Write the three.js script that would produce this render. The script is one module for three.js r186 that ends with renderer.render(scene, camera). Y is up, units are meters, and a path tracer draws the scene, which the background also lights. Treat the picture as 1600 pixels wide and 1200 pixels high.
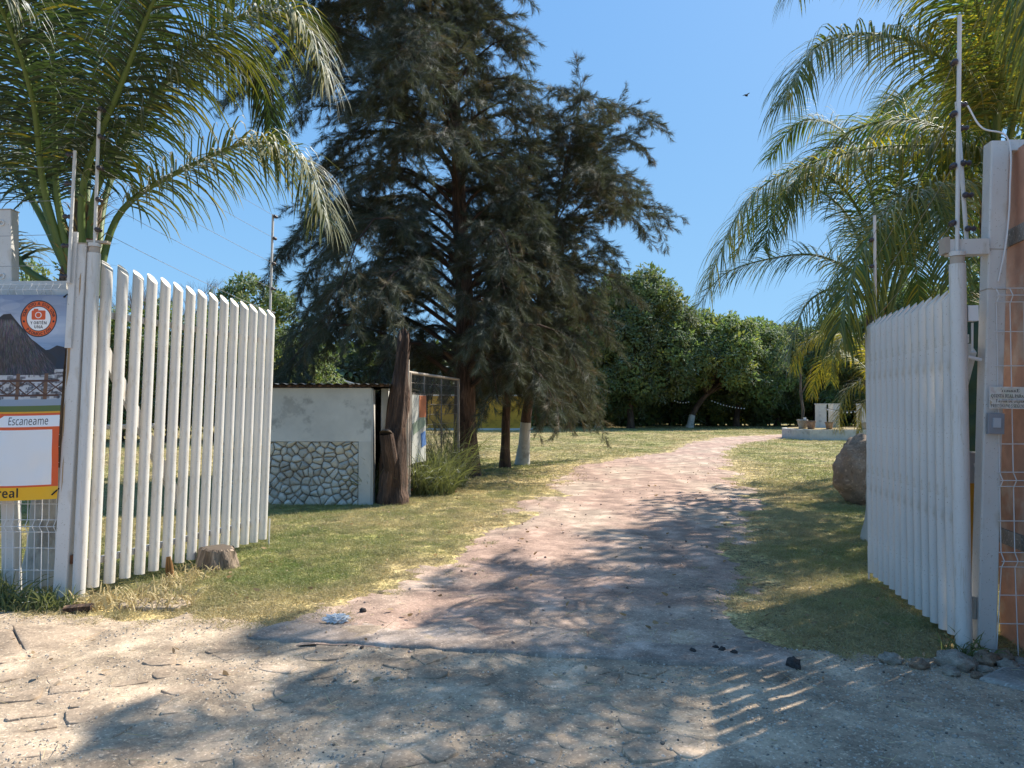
import * as THREE from 'three';
import { createNoise2D, createNoise3D } from 'simplex-noise';

// ---------------------------------------------------------------- camera, sky, sun, exposure
const scene = new THREE.Scene();
const camera = new THREE.PerspectiveCamera(53.13, 4 / 3, 0.05, 1500);
camera.position.set(0, 1.6, 0);
camera.rotation.x = Math.atan(35 / 1200);
const renderer = new THREE.WebGLRenderer({ antialias: true });
renderer.toneMapping = THREE.LinearToneMapping;
renderer.toneMappingExposure = 2.0;
renderer.shadowMap.enabled = true;

const SUN = new THREE.Vector3(Math.sin(0.94) * Math.cos(0.77), Math.sin(0.77), -Math.cos(0.94) * Math.cos(0.77)).normalize();
const sun = new THREE.DirectionalLight(new THREE.Color(1.0, 0.93, 0.82), 4.4);
sun.position.copy(SUN).multiplyScalar(60).add(new THREE.Vector3(0, 0, -20));
sun.target.position.set(0, 0, -20);
sun.castShadow = true;
Object.assign(sun.shadow.camera, { left: -40, right: 40, top: 40, bottom: -40, near: 1, far: 160 });
sun.shadow.mapSize.set(4096, 4096);
scene.add(sun, sun.target);
{
  const W = 512, H = 256, data = new Float32Array(W * H * 4);
  for (let j = 0; j < H; j++) for (let i = 0; i < W; i++) {
    const el = (j + 0.5) / H * Math.PI - Math.PI / 2, az = (i + 0.5) / W * 2 * Math.PI - Math.PI;
    const d = new THREE.Vector3(Math.cos(el) * Math.cos(az), Math.sin(el), Math.cos(el) * Math.sin(az));
    const up = Math.max(0, d.y), k = Math.pow(1 - up, 2.6), c = Math.max(0, d.dot(SUN));
    const glow = 0.22 * Math.pow(c, 6) + 0.5 * Math.pow(c, 40);
    const dim = d.y < 0 ? 0.5 : 1;
    data[(j * W + i) * 4] = (0.076 + 0.11 * k + glow * 0.55) * dim;
    data[(j * W + i) * 4 + 1] = (0.2 + 0.15 * k + glow * 0.55) * dim;
    data[(j * W + i) * 4 + 2] = (0.435 + 0.07 * k + glow * 0.5) * dim;
    data[(j * W + i) * 4 + 3] = 1;
  }
  const sky = new THREE.DataTexture(data, W, H, THREE.RGBAFormat, THREE.FloatType);
  sky.mapping = THREE.EquirectangularReflectionMapping; sky.magFilter = THREE.LinearFilter; sky.minFilter = THREE.LinearFilter; sky.needsUpdate = true;
  scene.background = sky; scene.environment = sky;
}

// ---------------------------------------------------------------- helpers
function rngOf(seed) { let a = seed | 0; return () => { a = (a + 0x6d2b79f5) | 0; let t = Math.imul(a ^ (a >>> 15), 1 | a); t = (t + Math.imul(t ^ (t >>> 7), 61 | t)) ^ t; return ((t ^ (t >>> 14)) >>> 0) / 4294967296; }; }
const R0 = rngOf(7), n2 = createNoise2D(rngOf(11)), n3 = createNoise3D(rngOf(12));
const V = (x, y, z) => new THREE.Vector3(x, y, z);
const UP = V(0, 1, 0);
const lerp = (a, b, t) => a + (b - a) * t, clamp = (x, a, b) => Math.min(b, Math.max(a, x));
const smooth = (a, b, x) => { const t = clamp((x - a) / (b - a), 0, 1); return t * t * (3 - 2 * t); };
const fbm = (x, y, o = 4) => { let s = 0, a = 0.5; for (let i = 0; i < o; i++) { s += a * n2(x, y); x = x * 2.03 + 7.1; y = y * 2.03 - 3.7; a *= 0.5; } return s; };
// a point that lies DEPTH metres ahead, given in the 1600 x 1200 measure used when surveying the place
const PIT = Math.atan(35 / 1200);
function at(px, py, depth) {
  const x = (px - 800) / 1200, y = (600 - py) / 1200, c = Math.cos(PIT), s = Math.sin(PIT);
  const dy = y * c + s, dz = -(c - y * s), k = depth / -dz;
  return V(x * k, 1.6 + dy * k, -depth);
}
const taken = {};
function numbered(name) { const n = taken[name] = (taken[name] ?? -1) + 1; return n ? name + '_' + String(n).padStart(3, '0') : name; }
function tag(o, label, category, group, kind) {
  if (label) o.userData.label = label; if (category) o.userData.category = category;
  if (group) o.userData.group = group; if (kind) o.userData.kind = kind; return o;
}
function thing(name, label, category, pos = [0, 0, 0], turn = 0, group) {
  const g = new THREE.Group(); g.name = numbered(name); g.position.set(...(pos.isVector3 ? pos.toArray() : pos)); g.rotation.order = 'ZYX'; g.rotation.y = turn;
  scene.add(g); return tag(g, label, category, group);
}
function part(parent, name, geo, mat, pos) {
  const m = new THREE.Mesh(geo.build ? geo.build() : geo, mat); m.name = parent === scene ? numbered(name) : name;
  if (pos) m.position.set(...pos); parent.add(m); return m;
}
function structure(name, geo, mat) { const m = part(scene, name, geo, mat); m.userData.kind = 'structure'; return m; }

class Geo {                                            // collects triangles; build() returns one BufferGeometry
  constructor() { this.p = []; this.n = []; this.u = []; this.c = null; this.i = []; }
  vert(p, n, u = 0, v = 0, col) { this.p.push(p.x, p.y, p.z); this.n.push(n.x, n.y, n.z); this.u.push(u, v); if (col) (this.c ??= []).push(...col); return this.p.length / 3 - 1; }
  add(g, m) {
    const a = g.attributes, b = this.p.length / 3, q = V(), nm = m && new THREE.Matrix3().getNormalMatrix(m);
    for (let k = 0; k < a.position.count; k++) {
      q.fromBufferAttribute(a.position, k); if (m) q.applyMatrix4(m); this.p.push(q.x, q.y, q.z);
      q.fromBufferAttribute(a.normal, k); if (m) q.applyMatrix3(nm).normalize(); this.n.push(q.x, q.y, q.z);
      this.u.push(a.uv ? a.uv.getX(k) : 0, a.uv ? a.uv.getY(k) : 0);
    }
    if (g.index) for (const k of g.index.array) this.i.push(b + k); else for (let k = 0; k < a.position.count; k++) this.i.push(b + k);
    return this;
  }
  box(w, h, d, x = 0, y = 0, z = 0, rx = 0, ry = 0, rz = 0) { return this.add(boxUV(w, h, d), new THREE.Matrix4().compose(V(x, y, z), new THREE.Quaternion().setFromEuler(new THREE.Euler(rx, ry, rz)), V(1, 1, 1))); }
  build(smoothNormals) {
    const g = new THREE.BufferGeometry();
    g.setAttribute('position', new THREE.Float32BufferAttribute(this.p, 3)); g.setAttribute('normal', new THREE.Float32BufferAttribute(this.n, 3));
    g.setAttribute('uv', new THREE.Float32BufferAttribute(this.u, 2)); if (this.c) g.setAttribute('color', new THREE.Float32BufferAttribute(this.c, 3));
    g.setIndex(this.i); if (smoothNormals) g.computeVertexNormals(); return g;
  }
}
function boxUV(w, h, d) {                              // a box with slightly chamfered long edges is not needed at this size; uv in metres
  const g = new THREE.BoxGeometry(w, h, d), u = g.attributes.uv, s = [[d, h], [d, h], [w, d], [w, d], [w, h], [w, h]];
  for (let f = 0; f < 6; f++) for (let k = 0; k < 4; k++) u.setXY(f * 4 + k, u.getX(f * 4 + k) * s[f][0], u.getY(f * 4 + k) * s[f][1]);
  return g;
}
// a square tube with rounded edges, standing from y = 0 to h
function squareTube(w, h, d = w, r = 0.012) {
  const s = new THREE.Shape(), a = w / 2, b = d / 2;
  s.moveTo(-a + r, -b); s.lineTo(a - r, -b); s.quadraticCurveTo(a, -b, a, -b + r); s.lineTo(a, b - r); s.quadraticCurveTo(a, b, a - r, b); s.lineTo(-a + r, b); s.quadraticCurveTo(-a, b, -a, b - r); s.lineTo(-a, -b + r); s.quadraticCurveTo(-a, -b, -a + r, -b);
  return new THREE.ExtrudeGeometry(s, { depth: h, bevelEnabled: false, curveSegments: 3 }).rotateX(-Math.PI / 2);
}
function taperTube(geo, pts, radii, seg = 6, cap = false, vs = 1) {
  const n = pts.length, T = [], base = geo.p.length / 3; let N = V(), len = 0;
  for (let i = 0; i < n; i++) T.push(pts[Math.min(i + 1, n - 1)].clone().sub(pts[Math.max(i - 1, 0)]).normalize());
  N.set(1, 0, 0); if (Math.abs(T[0].x) > 0.8) N.set(0, 0, 1); N.sub(T[0].clone().multiplyScalar(N.dot(T[0]))).normalize();
  for (let i = 0; i < n; i++) {
    N.sub(T[i].clone().multiplyScalar(N.dot(T[i]))).normalize(); const B = T[i].clone().cross(N), r = Array.isArray(radii) ? radii[i] : radii;
    if (i) len += pts[i].distanceTo(pts[i - 1]);
    for (let k = 0; k <= seg; k++) { const a = k / seg * Math.PI * 2, d = N.clone().multiplyScalar(Math.cos(a)).addScaledVector(B, Math.sin(a)); geo.vert(pts[i].clone().addScaledVector(d, r), d, k / seg, len * vs); }
  }
  for (let i = 0; i < n - 1; i++) for (let k = 0; k < seg; k++) { const a = base + i * (seg + 1) + k, b = a + seg + 1; geo.i.push(a, a + 1, b, b, a + 1, b + 1); }
  if (cap) for (const e of [0, n - 1]) { const t = e ? T[e] : T[e].clone().negate(), c = geo.vert(pts[e], t, 0.5, 0.5); const o = []; for (let k = 0; k <= seg; k++) { const j = base + e * (seg + 1) + k; o.push(geo.vert(V(geo.p[j * 3], geo.p[j * 3 + 1], geo.p[j * 3 + 2]), t, 0.5, 0.5)); } for (let k = 0; k < seg; k++) e ? geo.i.push(c, o[k], o[k + 1]) : geo.i.push(c, o[k + 1], o[k]); }
  return geo;
}
const rod = (a, b, r, seg = 8) => taperTube(new Geo(), [a, b], r, seg, true).build();
function bez(pts, n) { const c = new THREE.CatmullRomCurve3(pts); return c.getPoints(n); }

// ---------------------------------------------------------------- textures (what surfaces are made of)
function pnoise(seed) {                                // periodic value noise
  const r = rngOf(seed), T = new Float32Array(65536); for (let i = 0; i < 65536; i++) T[i] = r();
  return (x, y, per) => {
    let xi = Math.floor(x), yi = Math.floor(y); const fx = x - xi, fy = y - yi, u = fx * fx * (3 - 2 * fx), v = fy * fy * (3 - 2 * fy);
    const m = (a) => ((a % per) + per) % per, x0 = m(xi), x1 = m(xi + 1), y0 = m(yi), y1 = m(yi + 1), h = (a, b) => T[(a * 251 + b * 1009 + per * 31) & 65535];
    return lerp(lerp(h(x0, y0), h(x1, y0), u), lerp(h(x0, y1), h(x1, y1), u), v);
  };
}
function tex(size, fn, rep, srgb = true) {
  const d = new Uint8Array(size * size * 4);
  for (let j = 0; j < size; j++) for (let i = 0; i < size; i++) { const c = fn(i / size, j / size, i, j), k = (j * size + i) * 4; d[k] = clamp(c[0], 0, 255); d[k + 1] = clamp(c[1], 0, 255); d[k + 2] = clamp(c[2], 0, 255); d[k + 3] = 255; }
  const t = new THREE.DataTexture(d, size, size); t.wrapS = t.wrapT = THREE.RepeatWrapping; t.magFilter = THREE.LinearFilter; t.minFilter = THREE.LinearMipmapLinearFilter; t.generateMipmaps = true;
  if (srgb) t.colorSpace = THREE.SRGBColorSpace; if (rep) t.repeat.set(rep, rep); t.needsUpdate = true; return t;
}
const pn = pnoise(3);
const oct = (u, v, f, o = 5, g = 0.55) => { let s = 0, a = 1, t = 0; for (let i = 0; i < o; i++) { s += a * pn(u * f, v * f, f); t += a; a *= g; f *= 2; } return s / t; };
const grey = (b) => [b, b, b];
const tint = (r, g, b) => (k) => [r * k, g * k, b * k];
const texDust = tex(1024, (u, v) => { const a = oct(u, v, 6, 7, 0.72), s = oct(u, v, 160, 2), p = s > 0.66 ? (s - 0.66) * 260 : s < 0.3 ? -(0.3 - s) * 190 : 0; const k = 128 + 150 * (a - 0.5) + p; return [k * 1.2 + 42, k * 1.18 + 38, k * 1.13 + 34]; }, 1 / 1.7);
const texDustBump = tex(1024, (u, v) => grey(255 * clamp(0.5 + 0.8 * (oct(u, v, 20, 6, 0.75) - 0.5), 0, 1)), 1 / 1.7, false);
const texThatch = tex(1024, (u, v) => { const a = oct(u, v, 12, 6, 0.75), b = oct(u + 0.3, v * 1.0, 90, 3, 0.8); const k = 90 + 190 * (a - 0.5) + 130 * (b - 0.5); return [k * 1.5 + 26, k * 1.44 + 24, k * 1.26 + 17]; }, 1 / 2.3);
const texBark = tex(512, (u, v) => { const a = oct(u, v * 0.25 + 0.0, 16, 5, 0.7), b = oct(u, v, 8, 4); const k = 105 + 230 * (a - 0.42) * (0.6 + 0.7 * b); return [k * 1.1 + 22, k * 1.02 + 18, k * 0.95 + 14]; }, 1);
texBark.repeat.set(2, 0.8);
const texBarkBump = tex(512, (u, v) => grey(255 * clamp(oct(u, v * 0.25, 16, 5, 0.7) * 1.3 - 0.15, 0, 1)), 1, false); texBarkBump.repeat.set(2, 0.8);
const texPlaster = tex(1024, (u, v) => { const a = oct(u, v, 4, 7, 0.6), b = oct(u, v, 3, 3), st = smooth(0.55, 0.75, oct(u + 0.5, v, 5, 6, 0.68)); const k = 222 + 46 * (a - 0.5) - 62 * st * b; return [k, k * 0.985, k * 0.95]; }, 1 / 1.6);
const texPaint = tex(1024, (u, v) => { const a = oct(u, v, 5, 5), s = oct(u + 0.7, v, 130, 2), spot = s > 0.855 ? 1 : 0, st = smooth(0.6, 0.78, oct(u, v * 0.35 + 0.2, 14, 4, 0.6)); const k = 236 + 16 * (a - 0.5) - 14 * st; return spot ? [k * 0.72, k * 0.65, k * 0.57] : [k, k * (0.99 - 0.02 * st), k * (0.97 - 0.05 * st)]; }, 1);
const texRock = tex(512, (u, v) => { const a = oct(u, v, 5, 7, 0.7), p = oct(u + 0.4, v, 40, 3); const k = 170 + 150 * (a - 0.5) - (p > 0.66 ? 70 : 0); return [k * 1.05, k, k * 0.94]; }, 1.2);
const texRockBump = tex(512, (u, v) => grey(255 * clamp(oct(u, v, 8, 7, 0.75) * 1.4 - 0.2, 0, 1)), 1.2, false);
const texTerra = tex(1024, (u, v) => { const a = oct(u, v, 4, 7, 0.62), st = smooth(0.56, 0.74, oct(u + 0.2, v + 0.6, 3, 6, 0.65)); const k = 1 + 0.5 * (a - 0.5); return [218 * k + 8 * st, 172 * k + 30 * st, 148 * k + 36 * st]; }, 1 / 1.4);

// ---------------------------------------------------------------- materials
const M = (o) => new THREE.MeshStandardMaterial({ roughness: 0.9, ...o });
const col = (r, g, b) => new THREE.Color().setRGB(r, g, b);
const leafMat = (r, g, b, t = 0.4, o = {}) => new THREE.MeshPhysicalMaterial({ color: col(r, g, b), roughness: 1, transmission: t, thickness: 0, side: THREE.DoubleSide, ...o });
const mat = {
  ground: M({ map: texThatch, vertexColors: true, roughness: 1 }),
  dirt: M({ map: texDust, bumpMap: texDustBump, bumpScale: 0.008, vertexColors: true, roughness: 1 }),
  court: M({ map: texDust, bumpMap: texDustBump, bumpScale: 0.014, color: col(0.7, 0.575, 0.45), roughness: 1 }),
  concrete: M({ map: texDust, bumpMap: texDustBump, bumpScale: 0.006, color: col(0.64, 0.53, 0.47), roughness: 1 }),
  flag: [0.88, 0.97, 1.06].map((k) => M({ map: texDust, bumpMap: texDustBump, bumpScale: 0.006, color: col(0.72 * k, 0.58 * k, 0.455 * k), roughness: 1 })),
  white: M({ map: texPaint, color: col(0.77, 0.755, 0.735), roughness: 0.42 }),
  whitePlain: M({ color: col(0.74, 0.73, 0.71), roughness: 0.5 }),
  rust: M({ map: texRock, color: col(0.36, 0.16, 0.08), roughness: 0.95 }),
  rustStain: M({ map: texPlaster, color: col(0.62, 0.42, 0.24), roughness: 0.8 }),
  rustyWhite: M({ map: texPlaster, color: col(0.6, 0.52, 0.45), roughness: 0.75 }),
  plaster: M({ map: texPlaster, color: col(0.82, 0.81, 0.78), bumpMap: texDustBump, bumpScale: 0.004 }),
  limewash: M({ map: texPlaster, color: col(0.72, 0.71, 0.68), bumpMap: texBarkBump, bumpScale: 0.01 }),
  stoneWhite: [0.85, 1, 1.1].map((k) => M({ map: texPlaster, color: col(0.8 * k, 0.785 * k, 0.735 * k), bumpMap: texRockBump, bumpScale: 0.008 })),
  mortar: M({ map: texRock, color: col(0.7, 0.68, 0.64) }),
  bark: M({ map: texBark, bumpMap: texBarkBump, bumpScale: 0.02, color: col(0.26, 0.19, 0.15) }),
  barkGrey: M({ map: texBark, bumpMap: texBarkBump, bumpScale: 0.02, color: col(0.42, 0.36, 0.3) }),
  deadWood: M({ map: texBark, bumpMap: texBarkBump, bumpScale: 0.04, color: col(0.24, 0.165, 0.125) }),
  greyWood: M({ map: texBark, bumpMap: texBarkBump, bumpScale: 0.02, color: col(0.62, 0.57, 0.5) }),
  cutWood: M({ map: texBark, color: col(0.5, 0.42, 0.33) }),
  rock: M({ map: texDust, bumpMap: texRockBump, bumpScale: 0.012, color: col(0.52, 0.39, 0.295) }),
  rockDark: M({ map: texRock, color: col(0.12, 0.11, 0.11) }),
  rockGrey: M({ map: texDust, bumpMap: texRockBump, bumpScale: 0.004, color: col(0.52, 0.48, 0.43) }),
  terra: M({ map: texTerra, bumpMap: texDustBump, bumpScale: 0.004, color: col(0.85, 0.78, 0.72) }),
  band: M({ map: texDust, color: col(0.56, 0.54, 0.53) }),
  wire: M({ color: col(0.72, 0.71, 0.69), roughness: 0.5 }),
  thinWire: M({ color: col(0.35, 0.35, 0.36), roughness: 0.4, metalness: 0.7 }),
  insulator: M({ color: col(0.05, 0.04, 0.045), roughness: 0.35 }),
  galv: M({ map: texRock, color: col(0.5, 0.5, 0.5), roughness: 0.5, metalness: 0.6 }),
  greyBox: M({ color: col(0.25, 0.26, 0.28), roughness: 0.45 }),
  greyLight: M({ color: col(0.42, 0.45, 0.48), roughness: 0.4 }),
  yellow: M({ map: texPlaster, color: col(0.75, 0.42, 0.05) }),
  net: M({ color: col(0.012, 0.05, 0.035), roughness: 0.9, side: THREE.DoubleSide }),
  roofSheet: M({ map: texRock, color: col(0.32, 0.38, 0.45), roughness: 0.5, metalness: 0.3 }),
  dark: M({ color: col(0.02, 0.02, 0.02) }),
  clay: M({ map: texRock, color: col(0.55, 0.38, 0.28) }),
  petiole: M({ color: col(0.10, 0.15, 0.03), roughness: 0.55 }),
  petioleDry: M({ color: col(0.25, 0.18, 0.07), roughness: 0.7 }),
  palmLeaf: leafMat(1, 1, 1, 0.58, { vertexColors: true, roughness: 0.88 }),
  needle: leafMat(0.062, 0.07, 0.034, 0.35),
  leaf: leafMat(0.125, 0.18, 0.038, 0.52),
  grass: leafMat(1, 1, 1, 0.35),
  weed: leafMat(0.17, 0.19, 0.05, 0.45),
  straw: leafMat(0.5, 0.4, 0.2, 0.3),
};

// ---------------------------------------------------------------- the lie of the land
const ROAD = [[0.15, -5.0, 1.8], [0.2, -5.5, 1.75], [0.35, -6.4, 1.55], [0.8, -8.0, 1.5], [1.5, -10.4, 1.6], [2.5, -14.2, 1.9], [3.6, -20, 2.1], [6.5, -27, 1.0], [8.6, -33, 1.1], [12, -39, 1.5], [17, -43, 1.8], [30, -45, 2], [60, -44, 2]];
function roadDist(x, z) {                              // 1 at the road's edge
  let best = 1e9;
  for (let i = 0; i < ROAD.length - 1; i++) {
    const [ax, az, aw] = ROAD[i], [bx, bz, bw] = ROAD[i + 1], dx = bx - ax, dz = bz - az, t = clamp(((x - ax) * dx + (z - az) * dz) / (dx * dx + dz * dz), 0, 1);
    const d = Math.hypot(x - ax - dx * t, z - az - dz * t) / lerp(aw, bw, t); if (d < best) best = d;
  }
  return best + 0.3 * fbm(x * 0.8, z * 0.5, 4) + 0.12 * n2(x * 3.1, z * 3.1) * 0.6 + 0.05 * n2(x * 9, z * 9);
}
const courtLine = (x) => -5.45 + 0.13 * clamp(x, -6, 1.5) + 0.3 * clamp(x - 1.5, 0, 1.2) + 0.12 * n2(x * 1.1, 5) + 0.08 * n2(x * 4, 9) + 0.05 * n2(x * 11, 3);   // z of the far edge of the forecourt
const groundY = (x, z) => 0.018 * n2(x * 0.5, z * 0.5) + 0.008 * n2(x * 2.2, z * 2.2);
const roadY = (x, z, d) => 0.016 + 0.014 * n2(x * 0.8, z * 0.3 + 4) + 0.0015 * n2(x * 2.4, z * 0.7) + 0.0015 * n2(x * 14, z * 11) - 0.075 * smooth(0.78, 1.3, d);
const courtY = (x, z) => 0.012 + 0.008 * n2(x * 1.4, z * 1.4 + 9) + 0.005 * n2(x * 4.3, z * 4.3) + 0.003 * n2(x * 13, z * 13) - 0.09 * smooth(-0.12, 0.35, courtLine(x) - z);
function surfaceY(x, z) { return Math.max(groundY(x, z), roadY(x, z, roadDist(x, z)), courtY(x, z)); }
function dryness(x, z) { return clamp(0.55 + 0.4 * smooth(0.7, 0.05, courtLine(x) - z) + 0.75 * fbm(x * 0.22 + 3, z * 0.22, 4) + 0.3 * fbm(x * 1.3, z * 1.3, 2) + 0.45 * smooth(1.7, 0.95, roadDist(x, z)) + 0.2 * smooth(-14, -24, z) * smooth(6, -2, x), 0, 1); }

function gridGeo(xs, zs, yf, cf, uvs = 1) {
  const g = new Geo(), W = xs.length;
  for (const z of zs) for (const x of xs) g.vert(V(x, yf(x, z), z), UP, x * uvs, -z * uvs, cf && cf(x, z));
  for (let j = 0; j < zs.length - 1; j++) for (let i = 0; i < W - 1; i++) { const a = j * W + i, b = a + W; g.i.push(a, b, a + 1, b, b + 1, a + 1); }
  return g.build(true);
}
const span = (a, b, s) => { const o = []; const n = Math.round(Math.abs(b - a) / s); for (let i = 0; i <= n; i++) o.push(lerp(a, b, i / n)); return o; };
{
  const xs = [-600, -200, -80, -45, ...span(-28, -9, 0.8), ...span(-8.6, 9, 0.24), ...span(9.6, 30, 0.7), 45, 80, 200, 600];
  const zs = [-900, -300, -140, -90, ...span(-70, -32, 0.8), ...span(-31.5, -4, 0.24), 0, 8, 40, 120];
  structure('ground', gridGeo(xs, zs, (x, z) => groundY(x, z) - 0.03 * smooth(1, 0.6, roadDist(x, z)) - 0.05 * smooth(-0.1, 0.3, z - courtLine(x)), (x, z) => {
    const d = dryness(x, z); return [lerp(0.46, 0.92, d), lerp(0.52, 0.77, d), lerp(0.19, 0.48, d)];
  }), mat.ground);
  // dirt track: follows the survey line, its edges dip under the turf
  const g = new Geo(), nA = 420, nB = 46, curve = new THREE.CatmullRomCurve3(ROAD.map(([x, z, w]) => V(x, w, z)));
  for (let i = 0; i <= nA; i++) {
    const t = Math.pow(i / nA, 1.5), c = curve.getPoint(t), tg = curve.getTangent(t); tg.y = 0; tg.normalize();
    for (let k = 0; k <= nB; k++) {
      const s = (k / nB * 2 - 1) * 1.45 * c.y, x = c.x - tg.z * s, z = c.z + tg.x * s, d = roadDist(x, z);
      const p = smooth(-0.25, 0.5, fbm(x * 0.5 + 9, z * 0.28, 4)), q = 0.95 + 0.12 * n2(s * 2.4, c.z * 0.15);
      const rut = Math.exp(-Math.pow((Math.abs(s + 0.1 * n2(c.z * 0.3, 2)) - 0.78) / 0.2, 2)), fine = n2(s * 13, c.z * 0.5);
      g.vert(V(x, roadY(x, z, d) - 0.016 * rut + 0.0022 * fine * (0.4 + rut), z), UP, x, -z, [lerp(0.68, 0.76, p) * q, lerp(0.485, 0.61, p) * q, lerp(0.41, 0.51, p) * q]);
    }
  }
  for (let i = 0; i < nA; i++) for (let k = 0; k < nB; k++) { const a = i * (nB + 1) + k, b = a + nB + 1; g.i.push(a, a + 1, b, b, a + 1, b + 1); }
  structure('dirt_driveway', g.build(true), mat.dirt);
}
// forecourt: dusty bed with sunken flagstones
function voronoi(seeds, reach) {
  return seeds.map(([x, y], i) => {
    let poly = [[x - reach, y - reach], [x + reach, y - reach], [x + reach, y + reach], [x - reach, y + reach]];
    seeds.forEach(([a, b], j) => {
      if (i === j || Math.hypot(a - x, b - y) > reach * 2.2) return;
      const mx = (x + a) / 2, my = (y + b) / 2, nx = a - x, ny = b - y, out = [], f = (p) => (p[0] - mx) * nx + (p[1] - my) * ny;
      for (let k = 0; k < poly.length; k++) { const p = poly[k], q = poly[(k + 1) % poly.length], fp = f(p), fq = f(q); if (fp <= 0) out.push(p); if (fp * fq < 0) { const t = fp / (fp - fq); out.push([lerp(p[0], q[0], t), lerp(p[1], q[1], t)]); } }
      poly = out;
    });
    return poly;
  }).map((p, i) => ({ poly: p, seed: seeds[i] }));
}
function scatterSeeds(x0, x1, y0, y1, dist, r, stretch = 1) {
  const out = []; let miss = 0;
  while (miss < 400) { const p = [lerp(x0, x1, r()), lerp(y0, y1, r())]; if (out.every((q) => Math.hypot((q[0] - p[0]) / stretch, q[1] - p[1]) > dist * (0.45 + 1.0 * r()))) { out.push(p); miss = 0; } else miss++; }
  return out;
}
// a stone with an uneven outline: polygon in x,y; z is outwards; top follows topZ(x, y)
function stoneGeo(poly, cx, cy, gap, depth, topZ, r, rings = [[1, -1], [0.985, -0.15], [0.9, 0]]) {
  const pts = [];
  for (let k = 0; k < poly.length; k++) {
    const p = poly[k], q = poly[(k + 1) % poly.length], l = Math.hypot(q[0] - p[0], q[1] - p[1]), m = l > 0.12 ? 3 : l > 0.05 ? 2 : 1;
    for (let s = 0; s < m; s++) { const t = s / m; let x = lerp(p[0], q[0], t), y = lerp(p[1], q[1], t); const d = Math.hypot(x - cx, y - cy), k2 = Math.max(0.3, (d - gap) / d) * (s ? 1 + (r() - 0.5) * 0.07 : 0.93); pts.push([cx + (x - cx) * k2, cy + (y - cy) * k2]); }
  }
  const g = new Geo(), n = pts.length;
  rings.forEach(([s, dz]) => { for (const [x, y] of pts) { const X = cx + (x - cx) * s, Y = cy + (y - cy) * s; g.vert(V(X, Y, topZ(X, Y, s) + dz * depth), V(0, 0, 1), X, Y); } });
  const c = g.vert(V(cx, cy, topZ(cx, cy, 0)), V(0, 0, 1), cx, cy);
  for (let j = 0; j < rings.length - 1; j++) for (let k = 0; k < n; k++) { const a = j * n + k, b = j * n + (k + 1) % n; g.i.push(a, b, a + n, b, b + n, a + n); }
  const o = (rings.length - 1) * n; for (let k = 0; k < n; k++) g.i.push(o + k, o + (k + 1) % n, c);
  return g.build(true);
}
{
  const xs = [-30, -20, -12, -8, ...span(-6, -3.6, 0.12), ...span(-3.5, 4, 0.035), ...span(4.2, 6, 0.15), 9, 14, 25], zs = [...span(-7.2, -5.9, 0.05), ...span(-5.86, -2.8, 0.035), ...span(-2.7, 0, 0.2), 2, 6, 20];
  const bed = structure('forecourt', gridGeo(xs, zs, courtY, null), mat.court);
  const r = rngOf(21), cells = voronoi(scatterSeeds(-3.3, 2.4, -5.1, -2.9, 0.168, r, 1.3), 0.5);
  for (const { poly, seed: [x, y] } of cells) {
    if (poly.length < 3 || (x > 1.0 && r() < 0.45)) continue;
    if (r() < 0.12) continue; const lift = lerp(-0.009, 0.0085, r()) - (x > 1 ? 0.005 : 0) + 0.004 * n2(x * 0.8, y * 0.8), tx = (r() - 0.5) * 0.09, ty = (r() - 0.5) * 0.11, h = courtY(x, y);
    const g = stoneGeo(poly.map(([a, b]) => [a, -b]), x, -y, 0.008 + r() * 0.012, 0.05, (X, Y) => h + lift + (X - x) * tx + (Y + y) * ty + 0.005 * n2(X * 9, Y * 9), r, [[1, -1], [0.99, -0.12], [0.94, 0], [0.5, 0.02]]);
    part(bed, 'flagstone', g.rotateX(-Math.PI / 2), mat.flag[Math.floor(r() * 3)]);
  }
}
{ // concrete threshold between the gate posts, its back edge buried
  const g = new Geo(), A = V(-2.0, 0, -5.32), B = V(1.95, 0, -4.62), n = 110, m = 14, dir = B.clone().sub(A).normalize(), back = V(dir.z, 0, -dir.x); if (back.z > 0) back.negate();
  for (let i = 0; i <= n; i++) for (let k = 0; k <= m; k++) {
    const t = i / n, s = k / m, e = A.clone().lerp(B, t).addScaledVector(back, (k < 2 ? 0.012 * n2(t * 30, 3) : 0) + Math.max(0, (k - 1) / (m - 1)) * 0.85);
    const end = smooth(0, 0.06, t) * smooth(1, 0.93, t);
    e.y = k === 0 ? -0.05 : 0.028 + 0.005 * n2(e.x * 3, e.z * 3) + 0.004 * n2(e.x * 11, e.z * 9) - 0.085 * smooth(0.55, 1, s + 0.25 * n2(e.x * 1.5, 8)) - 0.09 * (1 - end);
    g.vert(e, UP, e.x, -e.z - (k === 0 ? 0.08 : 0));
  }
  for (let i = 0; i < n; i++) for (let k = 0; k < m; k++) { const a = i * (m + 1) + k, b = a + m + 1; g.i.push(a, b, a + 1, b, b + 1, a + 1); }
  structure('concrete_threshold', g.build(true), mat.concrete);
  const s = new THREE.Shape([[2.75, 4.5], [3.05, 4.72], [3.5, 4.85], [6, 5.2], [6, 2.5], [3.6, 3.2], [3.1, 4.05]].map(([x, y]) => new THREE.Vector2(x, y)));
  const ap = structure('concrete_apron', new THREE.ExtrudeGeometry(s, { depth: 0.05, bevelEnabled: true, bevelSize: 0.03, bevelThickness: 0.02, bevelSegments: 2 }).rotateX(-Math.PI / 2), M({ map: texDust, bumpMap: texDustBump, bumpScale: 0.006, color: col(0.5, 0.5, 0.49), roughness: 1 }));
  ap.position.y = -0.035;
}

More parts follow.
